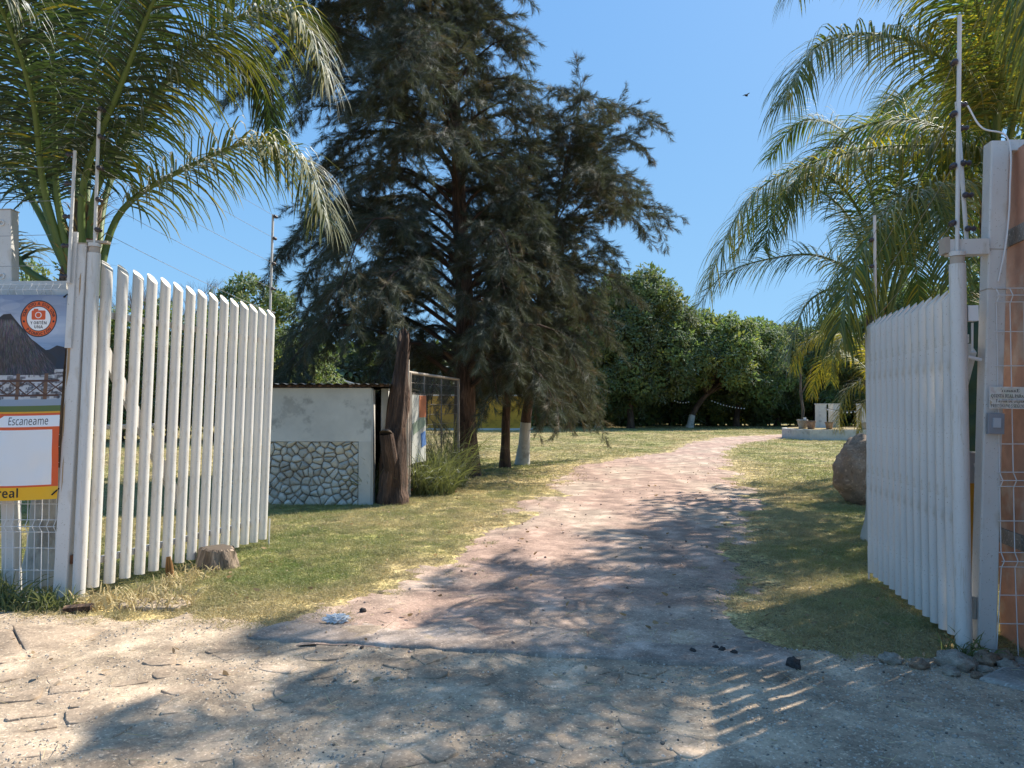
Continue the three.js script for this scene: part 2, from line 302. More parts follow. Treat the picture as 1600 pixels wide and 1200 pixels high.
// ---------------------------------------------------------------- foliage makers
const _q = new THREE.Quaternion(), _q2 = new THREE.Quaternion(), _m = new THREE.Matrix4(), _Y = V(0, 1, 0);
function instanced(parent, name, geo, material, items) {   // items: [pos, dir, scale, spin, Color]
  const o = new THREE.InstancedMesh(geo, material, items.length); o.name = parent === scene ? numbered(name) : name;
  items.forEach(([p, d, s, spin, c], i) => {
    _q.setFromUnitVectors(_Y, d); _q2.setFromAxisAngle(_Y, spin); _q.multiply(_q2);
    _m.compose(p, _q, s.isVector3 ? s : V(s, s, s)); o.setMatrixAt(i, _m); if (c) o.setColorAt(i, c);
  });
  o.userData.kind = 'stuff'; parent.add(o); return o;
}
function blade(g, p0, dir, len, w, droop, seg, face, colA, colB) {   // a narrow leaf bending under its weight
  let p = p0.clone(), d = dir.clone().normalize(); const st = len / seg, base = g.p.length / 3; const side = d.clone().cross(face).normalize(); if (!side.lengthSq()) side.set(1, 0, 0);
  for (let k = 0; k <= seg; k++) {
    const t = k / seg, ww = w * (k === seg ? 0 : t < 0.15 ? 0.7 : 1 - 0.75 * t * t) / 2, nn = side.clone().cross(d).normalize(), c = colA && [lerp(colA[0], colB[0], t), lerp(colA[1], colB[1], t), lerp(colA[2], colB[2], t)];
    if (k < seg) { g.vert(p.clone().addScaledVector(side, ww), nn, 0, t, c); g.vert(p.clone().addScaledVector(side, -ww), nn, 1, t, c); } else g.vert(p, nn, 0.5, 1, c);
    d.y -= droop * (0.4 + t) / seg; d.normalize(); side.sub(d.clone().multiplyScalar(side.dot(d))).normalize(); p = p.clone().addScaledVector(d, st);
  }
  for (let k = 0; k < seg - 1; k++) { const a = base + k * 2; g.i.push(a, a + 2, a + 1, a + 1, a + 2, a + 3); }
  const e = base + (seg - 1) * 2; g.i.push(e, e + 2, e + 1);
}
// --- feather palm. fronds: list of arrays of points (relative to palm base)
function palmFrond(parent, pts, o, r) {
  const line = bez(pts, 34), n = line.length, leaf = new Geo(), stem = new Geo(); const L = o.len ?? 0.62, total = line.reduce((s, p, i) => i ? s + p.distanceTo(line[i - 1]) : 0, 0);
  taperTube(stem, line, line.map((_, i) => lerp(o.thick ?? 0.032, 0.003, Math.pow(i / (n - 1), 0.8))), 6);
  const count = Math.round(total * (o.density ?? 34));
  for (let k = 0; k < count; k++) {
    const t = lerp(o.bare ?? 0.2, 0.995, k / count), f = t * (n - 1), i = Math.min(n - 2, Math.floor(f)), p = line[i].clone().lerp(line[i + 1], f - i), tan = line[i + 1].clone().sub(line[i]).normalize();
    let side = tan.clone().cross(UP); if (side.lengthSq() < 0.02) side = tan.clone().cross(V(0.6, 0, 0.8)); side.normalize(); const nor = side.clone().cross(tan).normalize();
    const len = L * (0.35 + 0.65 * Math.sin(Math.PI * clamp(0.12 + (t - 0.15) * 0.95, 0, 1))) * (0.8 + 0.4 * r());
    for (const s of [-1, 1]) {
      const pl = (r() - 0.35) * 1.5, dir = tan.clone().multiplyScalar(0.45 + 0.5 * t).addScaledVector(side, s * Math.cos(pl)).addScaledVector(nor, Math.sin(pl) * 0.85);
      const y = r() < (o.yellow ?? 0.08) ? 1 : (o.warm ?? 0) * r(), v = (0.75 + 0.5 * r()) * (o.tone ?? 1), a = [lerp(0.05, 0.40, y) * v, lerp(0.118, 0.34, y) * v, lerp(0.018, 0.02, y) * v], b = [lerp(a[0], 0.34, 0.05 + 0.5 * y), lerp(a[1], 0.27, 0.05 + 0.5 * y), a[2]];
      blade(leaf, p, dir, len, (o.wide ?? 1) * (0.013 + 0.01 * r()), (o.droop ?? 1.7) * (0.7 + 0.6 * r()), 5, nor, a, b);
    }
  }
  const fm = part(parent, 'frond', leaf, mat.palmLeaf); part(fm, 'frond_stem', stem, o.dry ? mat.petioleDry : mat.petiole); return fm;
}
// an arching frond leaving at azimuth az, rising `rise`, reaching `out`, tip dropping `drop`
function archFrond(base, az, rise, out, drop) {
  const d = V(Math.sin(az), 0, -Math.cos(az));
  return [base.clone(), base.clone().addScaledVector(d, out * 0.14).add(V(0, rise * 0.55, 0)), base.clone().addScaledVector(d, out * 0.42).add(V(0, rise * 0.93, 0)), base.clone().addScaledVector(d, out * 0.7).add(V(0, rise * 0.98, 0)), base.clone().addScaledVector(d, out * 0.92).add(V(0, rise - drop * 0.45, 0)), base.clone().addScaledVector(d, out).add(V(0, rise - drop, 0))];
}
function palmTrunk(root, h, r0, r1, white, bend = 0, seed = 1) {
  const r = rngOf(seed), g = new Geo(), w = new Geo(), P = (t) => V(bend * t * t, h * t, 0); const N = 26, pts = [], rad = [];
  for (let i = 0; i <= N; i++) { const t = i / N; pts.push(P(t)); rad.push(lerp(r0, r1, Math.pow(t, 0.6)) * (1 + 0.05 * (i % 2) + 0.03 * r()) + (i < 3 ? (3 - i) * 0.02 : 0)); }
  const cut = Math.round(N * white / h);
  if (white) { taperTube(w, pts.slice(0, cut + 1), rad.slice(0, cut + 1), 14, false, 0.6); part(root, 'painted_trunk_base', w, mat.limewash); }
  taperTube(g, pts.slice(cut), rad.slice(cut), 14, false, 1); part(root, 'trunk', g, mat.barkGrey);
  const f = new Geo();                                 // old leaf-base fibres round the neck
  for (let k = 0; k < 90; k++) { const a = r() * 6.28, t = lerp(0.62, 1, r()), q = P(t), d = V(Math.cos(a), 0.9 + r(), Math.sin(a)); blade(f, q.clone().add(V(Math.cos(a) * r1, 0, Math.sin(a) * r1)), d, 0.18 + 0.2 * r(), 0.02, 1.2, 3, V(Math.cos(a), 0, Math.sin(a))); }
  part(root, 'fibre_sheath', f, mat.petioleDry); return P(1);
}
// --- she-oak: feathery drooping needle sprays
const needleGeo = (() => {
  const r = rngOf(5), g = new Geo();
  for (let k = 0; k < 46; k++) { const a = r() * 6.283, sp = 0.15 + 0.75 * r(), s = r() * 0.24, d = V(Math.cos(a) * sp, 1, Math.sin(a) * sp); blade(g, V(0, s, 0), d, 0.11 + 0.13 * r(), 0.006, 0.3, 2, V(Math.sin(a), 0, -Math.cos(a))); }
  taperTube(g, [V(0, -0.08, 0), V(0, 0.3, 0)], [0.004, 0.002], 3); return g.build();
})();
function sheOak(name, label, pos, o) {
  const r = rngOf(o.seed), root = thing(name, label, 'tree', pos), H = o.height, axis = (t) => V(o.lean[0] * Math.pow(t, 1.3) + 0.12 * n2(t * 3, o.seed), H * t, o.lean[1] * t + 0.12 * n2(t * 3, o.seed + 9));
  const N = 30, pts = [], rad = []; for (let i = 0; i <= N; i++) { const t = i / N; pts.push(axis(t)); rad.push(lerp(o.r0, 0.02, Math.pow(t, 0.85)) + (i < 2 ? (2 - i) * o.r0 * 0.14 : 0)); }
  const cut = o.white ? Math.max(1, Math.round(N * o.white / H)) : 0;
  if (cut) part(root, 'painted_trunk_base', taperTube(new Geo(), pts.slice(0, cut + 1), rad.slice(0, cut + 1), 10), mat.limewash);
  part(root, 'trunk', taperTube(new Geo(), pts.slice(cut), rad.slice(cut), 10), mat.bark);
  const items = [];
  for (let b = 0; b < o.branches; b++) {
    const u = (b + r()) / o.branches, t = lerp(o.from, 0.99, u), az = b * 2.4 + r() * 0.9, side = Math.cos(az), p0 = axis(t);
    let L = o.reach(t, az) * (0.7 + 0.5 * r()); if (L < 0.3) L = 0.3;
    const d = V(Math.cos(az), 0, Math.sin(az)), up = lerp(o.low ?? 0.15, 0.75, t) * L * (0.6 + 0.7 * r()), sag = L * lerp(0.55, 0.1, t) * (0.5 + r());
    const line = bez([p0, p0.clone().addScaledVector(d, L * 0.35).add(V(0, up * 0.6, 0)), p0.clone().addScaledVector(d, L * 0.72).add(V(0, up - sag * 0.2, 0)), p0.clone().addScaledVector(d, L).add(V(0, up - sag, 0))], 9);
    const bg = new Geo(), rb = lerp(o.r0 * 0.3, 0.012, Math.pow(t, 0.7)); taperTube(bg, line, line.map((_, i) => lerp(rb, 0.005, i / 9)), 5);
    const tw = Math.max(4, Math.round(L * (o.twigs ?? 5)));
    for (let k = 0; k < tw; k++) {
      const f = lerp(0.18, 1, (k + r()) / tw) * 9, i = Math.min(8, Math.floor(f)), q = line[i].clone().lerp(line[i + 1], f - i), tg = line[i + 1].clone().sub(line[i]).normalize();
      const sd = tg.clone().cross(UP).normalize().multiplyScalar(r() < 0.5 ? -1 : 1), dir = tg.multiplyScalar(0.5 + 0.5 * r()).addScaledVector(sd, 0.3 + 0.8 * r()).add(V(0, lerp(-0.35, 0.5, r()) + 0.25 * t, 0)).normalize(), l = (0.45 + 0.75 * r()) * Math.min(1.2, 0.5 + L * 0.2);
      const line2 = [q]; let dd = dir.clone(); for (let s = 1; s <= 4; s++) { dd.y -= 0.09 + 0.16 * (1 - t); dd.normalize(); line2.push(line2[s - 1].clone().addScaledVector(dd, l / 4)); }
      taperTube(bg, line2, [0.007, 0.006, 0.005, 0.004, 0.003], 3);
      const ns = Math.round(l * (o.sprays ?? 9));
      for (let s = 0; s < ns; s++) {
        const g = Math.min(3.99, (s + r()) / ns * 4), gi = Math.floor(g), pp = line2[gi].clone().lerp(line2[gi + 1], g - gi), gd = line2[gi + 1].clone().sub(line2[gi]).normalize();
        const dir2 = gd.multiplyScalar(0.8).add(V((r() - 0.5) * 1.7, 0.25 - 0.75 * r() - 0.15 * (1 - t), (r() - 0.5) * 1.7)).normalize(), w = 0.7 + 0.6 * r(), br = r() < 0.12 ? 1 : 0.25 * r();
        items.push([pp, dir2, 0.75 + 0.5 * r(), r() * 6.28, new THREE.Color(lerp(0.95, 1.75, br) * w, lerp(1.05, 1.2, br) * w, lerp(1, 0.95, br) * w)]);
      }
    }
    part(root, 'branch', bg, mat.bark);
  }
  instanced(root, 'foliage', needleGeo, mat.needle, items); return root;
}
// --- broad-leaved trees and shrubs
function leafCluster(seed, n, size, leafL) {
  const r = rngOf(seed), g = new Geo();
  for (let k = 0; k < n; k++) { const d = V(r() - 0.5, r() - 0.4, r() - 0.5).normalize(), p = d.clone().multiplyScalar(size * (0.25 + 0.75 * r())), dir = V(r() - 0.5, r() - 0.6, r() - 0.5).add(d).normalize(); blade(g, p, dir, leafL * (0.7 + 0.6 * r()), leafL * 0.55, 0.5, 2, V(r() - 0.5, 1, r() - 0.5)); }
  return g.build();
}
const clusterFar = leafCluster(31, 26, 0.42, 0.26), clusterMid = leafCluster(32, 30, 0.34, 0.17);
function crownItems(r, lobes, per, cs) {               // clusters through the shell of every lobe
  const it = [];
  for (const [c, R, tone] of lobes) for (let k = 0; k < per * R * R; k++) {
    const d = V(r() - 0.5, r() - 0.5, r() - 0.5).normalize(); if (d.y < -0.55 && r() < 0.6) continue;
    const p = c.clone().addScaledVector(d.clone().multiply(V(1, 0.8, 1)), R * Math.pow(r(), 0.3)), w = tone * (0.75 + 0.5 * r()), y = r() < 0.22 ? 0.7 : 0;
    it.push([p, d.add(V(0, 0.6, 0)).normalize(), cs * (0.7 + 0.6 * r()), r() * 6.28, new THREE.Color(w * (1 + y), w * (1 + y * 0.4), w)]);
  }
  return it;
}
function broadTree(name, label, pos, o) {
  const r = rngOf(o.seed), root = thing(name, label, o.cat ?? 'tree', pos, 0, o.group), H = o.height, W = o.width, fork = H * (o.fork ?? 0.28), tp = [], tr = [];
  const top = V(o.lean ?? 0, fork, 0);
  for (let i = 0; i <= 8; i++) { const t = i / 8; tp.push(V((o.lean ?? 0) * t * t + 0.06 * n2(t * 3, o.seed), fork * t, 0.06 * n2(t * 3, o.seed + 5))); tr.push(lerp(o.r0, o.r0 * 0.62, t) + (i === 0 ? o.r0 * 0.25 : 0)); }
  if (o.white) { part(root, 'painted_trunk_base', taperTube(new Geo(), tp.slice(0, 4), tr.slice(0, 4), 9), mat.limewash); }
  part(root, 'trunk', taperTube(new Geo(), o.white ? tp.slice(3) : tp, o.white ? tr.slice(3) : tr, 9), mat.bark);
  const lobes = [];
  for (let k = 0; k < o.lobes; k++) {
    const a = k * 2.4 + r() * 0.8, v = (k + 0.5) / o.lobes, ry = lerp(fork * (o.skirt ?? 1.15), H * 0.94, v), prof = Math.sqrt(Math.max(0.05, 1 - Math.pow(Math.abs(v - 0.4) / 0.66, 2))), rad = W * 0.5 * prof * (0.45 + 0.5 * r());
    lobes.push([V(Math.cos(a) * rad + (o.lean ?? 0) * 1.2, ry, Math.sin(a) * rad), W * (0.09 + 0.1 * r()), (o.tone ?? 1) * (0.8 + 0.4 * r())]);
  }
  lobes.forEach(([c], k) => { if (k % (o.limbEvery ?? 3) === 0) { const mid = tp[8].clone().lerp(c, 0.45).add(V(0, 0.25, 0)); part(root, 'branch', taperTube(new Geo(), bez([tp[8], mid, c], 6), [0, 1, 2, 3, 4, 5, 6].map((i) => lerp(o.r0 * 0.5, 0.03, i / 6)), 5), mat.bark); } });
  instanced(root, 'foliage', o.cluster ?? clusterFar, o.mat ?? mat.leaf, crownItems(r, lobes, o.per ?? 30, o.cs ?? 1)); return root;
}
function bareTree(label, pos, H, seed) {
  const r = rngOf(seed), root = thing('bare_tree', label, 'tree', pos); part(root, 'trunk', taperTube(new Geo(), [V(0, 0, 0), V(0.1, H * 0.3, 0), V(0, H * 0.5, 0.1)], [0.16, 0.12, 0.09], 7), mat.barkGrey);
  const grow = (g, p, d, l, rad, lev) => { const e = p.clone().addScaledVector(d, l), m = p.clone().lerp(e, 0.5).add(V((r() - 0.5) * l * 0.15, 0, (r() - 0.5) * l * 0.15)); taperTube(g, [p, m, e], [rad, rad * 0.8, rad * 0.6], 4); if (lev) for (let k = 0; k < 3 + (r() < 0.4 ? 1 : 0); k++) grow(g, p.clone().lerp(e, 0.5 + 0.5 * r()), d.clone().add(V((r() - 0.5) * 1.3, 0.1 + r() * 0.3, (r() - 0.5) * 1.3)).normalize(), l * (0.55 + 0.25 * r()), rad * 0.58, lev - 1); };
  for (let k = 0; k < 6; k++) { const g = new Geo(), a = k * 1.1 + r(); grow(g, V(0, H * (0.26 + 0.04 * k), 0), V(Math.cos(a) * 0.7, 0.9, Math.sin(a) * 0.7).normalize(), H * 0.22, 0.05, 4); part(root, 'branch', g, mat.barkGrey); }
  return root;
}

// ---------------------------------------------------------------- gates, posts and fence
function pipeGeo(r, y0, y1, cut, s) {
  const g = new Geo(), n = 18, top = (a) => y1 - cut * (s * Math.sin(a) * 0.5 + 0.5);
  for (let k = 0; k <= n; k++) { const a = k / n * 6.28319, d = V(Math.cos(a), 0, Math.sin(a)); g.vert(V(d.x * r, y0, d.z * r), d, k / n * 0.3, y0); g.vert(V(d.x * r, top(a), d.z * r), d, k / n * 0.3, top(a)); }
  for (let k = 0; k < n; k++) { const a = k * 2; g.i.push(a, a + 1, a + 2, a + 1, a + 3, a + 2); }
  const N = V(0, 2 * r, s * cut).normalize(), c = g.vert(V(0, y1 - cut / 2, 0), N, 0.5, 0.5), b = g.vert(V(0, y0, 0), V(0, -1, 0), 0.5, 0.5), t0 = [], b0 = [];
  for (let k = 0; k <= n; k++) { const a = k / n * 6.28319; t0.push(g.vert(V(Math.cos(a) * r, top(a), Math.sin(a) * r), N, 0.5 + 0.02 * Math.cos(a), 0.5)); b0.push(g.vert(V(Math.cos(a) * r, y0, Math.sin(a) * r), V(0, -1, 0), 0.5, 0.5)); }
  for (let k = 0; k < n; k++) g.i.push(c, t0[k + 1], t0[k], b, b0[k], b0[k + 1]);
  return g.build();
}
const insulatorGeo = new THREE.LatheGeometry([[0, -0.034], [0.014, -0.032], [0.02, -0.018], [0.011, -0.006], [0.02, 0.006], [0.02, 0.02], [0.012, 0.032], [0, 0.034]].map(([x, y]) => new THREE.Vector2(x, y)), 10).rotateZ(Math.PI / 2);
function fenceRod(root, a, b, hs, off) {               // a live-wire rod with its insulators; returns where the wires tie on
  const m = part(root, 'fence_rod', rod(a, b, 0.014), mat.white);
  return hs.map((t) => { const p = a.clone().lerp(b, t).add(off); part(m, 'insulator', insulatorGeo, mat.insulator, p.toArray()); return p; });
}
function wireBetween(root, a, b, sag = 0.01, r = 0.0022) { return part(root, 'wire', taperTube(new Geo(), [0, 0.25, 0.5, 0.75, 1].map((t) => a.clone().lerp(b, t).add(V(0, -sag * 4 * t * (1 - t), 0))), r, 4), mat.thinWire); }
function gateLeaf(label, pos, end, o) {
  const d = end.clone().sub(pos), L = d.length(), root = thing('picket_gate', label, 'gate', pos, Math.atan2(-d.z, d.x), 'two leaves of the white pipe gate'); root.rotation.z = -(o.lean ?? 0);
  const H = o.height, s = o.side, r = rngOf(o.seed);
  const pole = part(root, 'hinge_pole', taperTube(new Geo(), [V(0, 0.0, 0), V(0, H + 0.12, 0)], 0.05, 18, true), mat.white);
  part(pole, 'collar', taperTube(new Geo(), [V(0, H + 0.12, 0), V(0, H + 0.17, 0)], 0.043, 16, true), mat.rustyWhite);
  part(pole, 'collar', taperTube(new Geo(), [V(0, H + 0.172, 0), V(0, H + 0.20, 0)], 0.05, 16, true), mat.white);
  const pitch = (L - 0.1) / o.n;
  for (let k = 0; k < o.n; k++) { const p = part(root, 'picket', pipeGeo(0.0455, 0.1 + (r() - 0.5) * 0.014, H + (o.slope ?? 0) * (1 - k / o.n) + (r() - 0.5) * 0.012, 0.1, s), mat.white, [0.145 + pitch * (k + 0.02), 0, 0]); p.rotation.z = (r() - 0.5) * 0.004; }
  for (const y of [0.3, H - 0.36]) part(root, 'rail', new Geo().box(L - 0.06, 0.055, 0.03, L / 2 + 0.01, y, -s * 0.062), mat.white);
  const a = V(0.08, H - 0.42, -s * 0.1), b = V(L * 0.56, 0.33, -s * 0.1); part(root, 'brace', new Geo().box(a.distanceTo(b), 0.115, 0.035, (a.x + b.x) / 2, (a.y + b.y) / 2, a.z, 0, 0, Math.atan2(b.y - a.y, b.x - a.x)), mat.white);
  part(root, 'drop_bolt', rod(V(L - 0.03, 0.02, s * 0.02), V(L - 0.03, 0.32, s * 0.02), 0.009), mat.white);
  const hs = o.hs, r1 = fenceRod(root, V(0, H + 0.2, 0), V(0.02, H + 0.2 + o.rod[0], 0).add(o.rodLean), hs, V(0.0, 0, s * 0.03)), r2 = fenceRod(root, V(L - 0.07, H - 0.16, -s * 0.055), V(L - 0.09, H + o.rod[1], -s * 0.055), hs, V(0, 0, s * 0.03));
  r1.forEach((p, i) => wireBetween(root, p, r2[i], 0.02)); return root;
}
const leftLeaf = gateLeaf('white pipe gate leaf standing open beside the palm banner and stone shed', V(-3.52, 0, -6.28), V(-2.83, 0, -8.98), { n: 15, height: 2.74, slope: 0.09, side: 1, lean: 0.03, seed: 41, rod: [1.12, 1.12], rodLean: V(-0.06, 0, 0.02), hs: [0.1, 0.32, 0.55, 0.78, 0.98] });
{ const L = 2.7; part(leftLeaf, 'closer_arm', rod(V(0.0, 1.42, -0.11), V(L * 0.36, 1.42, -0.14), 0.022), mat.white); }
const rightLeaf = gateLeaf('white pipe gate leaf standing open beside the terracotta wall', V(2.885, 0, -4.95), V(3.29, 0, -7.1), { n: 13, height: 2.40, side: -1, lean: 0, seed: 43, rod: [1.58, 0.95], rodLean: V(0.04, 0, 0.06), hs: [0.12, 0.36, 0.58, 0.8] });
{ const b = part(rightLeaf, 'junction_box', new Geo().box(0.07, 0.1, 0.06, 0.02, 2.2, 0.085), mat.whitePlain); part(b, 'bracket', rod(V(0.02, 2.14, 0.09), V(0.06, 1.95, 0.1), 0.008), mat.wire); part(rightLeaf, 'stub_arm', rod(V(0, 1.92, 0.05), V(0.03, 1.9, 0.14), 0.012), mat.whitePlain); }

{ // left gate post and the mesh fence that runs off to the left
  const p = thing('gate_post', 'rust streaked white square post at the hinge of the left gate leaf', 'post', [-3.66, 0, -6.3], 0, 'gate posts'); p.rotation.z = -0.042;
  part(p, 'post_tube', squareTube(0.11, 2.93), mat.white); part(p, 'cap', new Geo().box(0.114, 0.012, 0.114, 0, 2.936, 0), mat.rustyWhite);
  const arm = part(p, 'hinge_arm', new Geo().box(0.17, 0.02, 0.06, 0.125, 2.962, 0.0), mat.rustyWhite); part(arm, 'rust_patch', new Geo().box(0.05, 0.012, 0.05, 0.06, 2.979, 0), mat.rust);
  part(p, 'lower_hinge', new Geo().box(0.05, 0.07, 0.04, 0.085, 0.36, 0.01), mat.rust);
  for (const [x, y, w, h] of [[-0.04, 1.75, 0.018, 0.5], [-0.03, 0.9, 0.008, 0.3], [0.02, 2.5, 0.01, 0.2], [-0.047, 1.3, 0.01, 0.35]]) part(p, 'rust_streak', new THREE.ShapeGeometry(new THREE.Shape([[0, 0], [w, h * 0.3], [w * 0.7, h], [-w * 0.3, h * 0.8], [-w * 0.2, h * 0.35]].map(([a, b]) => new THREE.Vector2(a, b)))).translate(x, y, 0.0565), mat.rustStain);
  part(p, 'flat_bar', new Geo().box(0.05, 0.95, 0.02, -0.035, 2.55, 0.067), mat.white);
  part(p, 'gusset', (() => { const s = new THREE.Shape([[0, 0], [-0.16, 0], [0, -0.24]].map(([x, y]) => new THREE.Vector2(x, y))); return new THREE.ExtrudeGeometry(s, { depth: 0.012, bevelEnabled: false }).translate(-0.066, 2.56, 0.0); })(), mat.white);
  fenceRod(p, V(-0.045, 2.6, 0.1), V(-0.05, 3.68, 0.11), [0.05, 0.28, 0.5, 0.75, 0.97], V(-0.04, 0, 0.0));
}
function meshPanel(root, x0, x1, y0, y1, step, rows, folds, splay = 0) {   // welded wire panel with V folds, in its own x, y
  const zOf = (y) => { let z = 0; for (const f of folds) z += 0.035 * Math.max(0, 1 - Math.abs(y - f) / 0.05); return z; };
  const ys = [...new Set([y0, y1, ...folds.flatMap((f) => [f - 0.05, f, f + 0.05])])].filter((y) => y >= y0 && y <= y1).sort((a, b) => a - b), n = Math.round((x1 - x0) / step);
  for (let i = 0; i <= n; i++) { const x = lerp(x0, x1, i / n); part(root, 'upright_wire', taperTube(new Geo(), ys.map((y) => V(x + (splay && y < 0.3 ? (i / n - 0.4) * splay : 0), y, zOf(y))), 0.0035, 5), mat.wire); }
  for (const y of rows) part(root, 'cross_wire', rod(V(x0 - 0.02, y, zOf(y) + 0.006), V(x1 + 0.02, y, zOf(y) + 0.006), 0.0032, 5), mat.wire);
}
{
  const f = thing('mesh_fence', 'white welded wire fence with top beam behind the banner', 'fence', [-3.72, 0, -6.33], -0.03);
  const folds = [0.62, 1.32, 1.98, 2.56]; meshPanel(f, -2.7, -0.02, 0.06, 2.62, 0.06, [0.08, 0.26, 0.44, ...folds.flatMap((a) => [a - 0.05, a, a + 0.05]), 0.8, 0.97, 1.14, 1.5, 1.66, 1.82, 2.14, 2.3, 2.44], folds);
  part(f, 'top_beam', new Geo().box(2.7, 0.12, 0.07, -1.36, 2.59, -0.1), mat.white); part(f, 'rust_end', new Geo().box(0.03, 0.05, 0.02, -0.04, 2.46, -0.06), mat.rust);
  const wires = [2.75, 3.0, 3.28, 3.56]; for (const y of wires) wireBetween(f, V(-2.8, y + 0.04, -0.03), V(-0.04, y, 0.1), 0.02);
  const q = thing('fence_post', 'tall white fence post rising above the banner at the left edge', 'post', [-4.2, 0, -6.5]); q.rotation.z = 0.028; part(q, 'post_tube', squareTube(0.11, 3.26), mat.white); part(q, 'cap', new Geo().box(0.116, 0.01, 0.116, 0, 3.266, 0), mat.rustyWhite);
  for (const y of [2.7, 3.15]) part(q, 'hook', new THREE.TorusGeometry(0.02, 0.006, 6, 12), mat.wire, [-0.02, y, 0.062]);
}
{ // right gate post with its arm, the cropped mesh panel, sign and bell
  const p = thing('gate_post', 'dust spattered white square post between the right gate leaf and terracotta wall', 'post', [3.035, 0, -5.0], -0.12, 'gate posts'); p.rotation.z = -0.045;
  part(p, 'post_tube', squareTube(0.115, 3.33), mat.white); part(p, 'seam', new Geo().box(0.119, 0.006, 0.119, 0, 2.62, 0), mat.rustyWhite); part(p, 'seam', new Geo().box(0.119, 0.006, 0.119, 0, 2.36, 0), mat.rustyWhite);
  const arm = part(p, 'hinge_arm', new Geo().box(0.24, 0.1, 0.09, -0.18, 2.63, 0.03, 0, 0, 0.045), mat.white); part(arm, 'end_plate', new Geo().box(0.03, 0.104, 0.1, -0.317, 2.637, 0.03, 0, 0, 0.045), mat.rustyWhite);
  fenceRod(p, V(-0.155, 2.69, -0.03), V(-0.24, 3.62, -0.03), [0.08, 0.32, 0.55, 0.8, 0.97], V(0.015, 0, 0.03));
  part(p, 'top_beam', new Geo().box(1.6, 0.07, 0.07, 0.86, 3.31, 0.0), mat.white);
  part(p, 'lower_hinge', new Geo().box(0.025, 0.14, 0.03, -0.075, 0.3, 0.02), mat.rustyWhite);
  const f = thing('wire_fence', 'narrow strip of white welded wire between right post and terracotta wall', 'fence', [3.1, 0, -4.93], -0.05); const fo = [0.62, 1.13, 1.64, 2.31];
  meshPanel(f, 0.02, 0.19, 0.02, 2.36, 0.075, [0.22, 0.4, ...fo.flatMap((a) => [a - 0.04, a, a + 0.05]), 0.87, 1.36, 1.86, 2.08], fo, 0.1);
  const sg = thing('bell_notice', 'weathered paper notice with black serif lettering on the right post', 'sign', [3.175, 1.655, -4.895], -0.06); sg.rotation.z = -0.02;
  const cv = document.createElement('canvas'); cv.width = 512; cv.height = 280; const c = cv.getContext('2d'); c.fillStyle = '#d9d8cf'; c.fillRect(0, 0, 512, 280);
  const rr = rngOf(77); for (let k = 0; k < 70; k++) { c.fillStyle = `rgba(${150 + rr() * 60},${140 + rr() * 50},${115 + rr() * 40},0.16)`; c.beginPath(); c.ellipse(rr() * 512, rr() * 280, 10 + rr() * 50, 6 + rr() * 24, rr() * 3, 0, 7); c.fill(); }
  c.fillStyle = '#1b1a1c'; c.textAlign = 'center'; c.font = 'bold 58px serif'; c.fillText('TIMBRE', 256, 66, 300); c.fillText('QUINTA REAL PARAÍSO', 256, 138, 480); c.fillText('FAVOR DE DEJAR', 256, 202, 360); c.fillText('PRESIONADO 5 SEGUNDOS', 256, 268, 490);
  c.fillStyle = '#cfc9b9'; c.fillRect(150, 20, 190, 22); c.fillStyle = '#b9a98f'; c.beginPath(); c.moveTo(0, 170); c.lineTo(30, 200); c.lineTo(0, 250); c.fill(); c.fillStyle = '#e2dfd6'; c.fillRect(96, 244, 30, 12); c.fillRect(196, 256, 34, 10); c.fillRect(392, 92, 40, 12);
  const ct = new THREE.CanvasTexture(cv); ct.colorSpace = THREE.SRGBColorSpace;
  part(sg, 'backing', new Geo().box(0.252, 0.14, 0.004, 0, 0, -0.003), mat.whitePlain); part(sg, 'printed_sheet', new THREE.PlaneGeometry(0.25, 0.138), M({ map: ct, roughness: 0.6 }));
  const b = thing('door_bell', 'grey square door bell box below the notice on the right post', 'door bell', [3.085, 1.49, -4.915], -0.12); b.rotation.z = -0.03;
  part(b, 'housing', new THREE.ExtrudeGeometry(new THREE.Shape([[-0.045, -0.063], [0.045, -0.063], [0.045, 0.063], [-0.045, 0.063]].map(([x, y]) => new THREE.Vector2(x, y))), { depth: 0.02, bevelEnabled: true, bevelSize: 0.004, bevelThickness: 0.006, bevelSegments: 2 }), mat.greyBox); part(b, 'button', new Geo().box(0.045, 0.062, 0.012, 0, 0.006, 0.03), mat.greyLight);
}
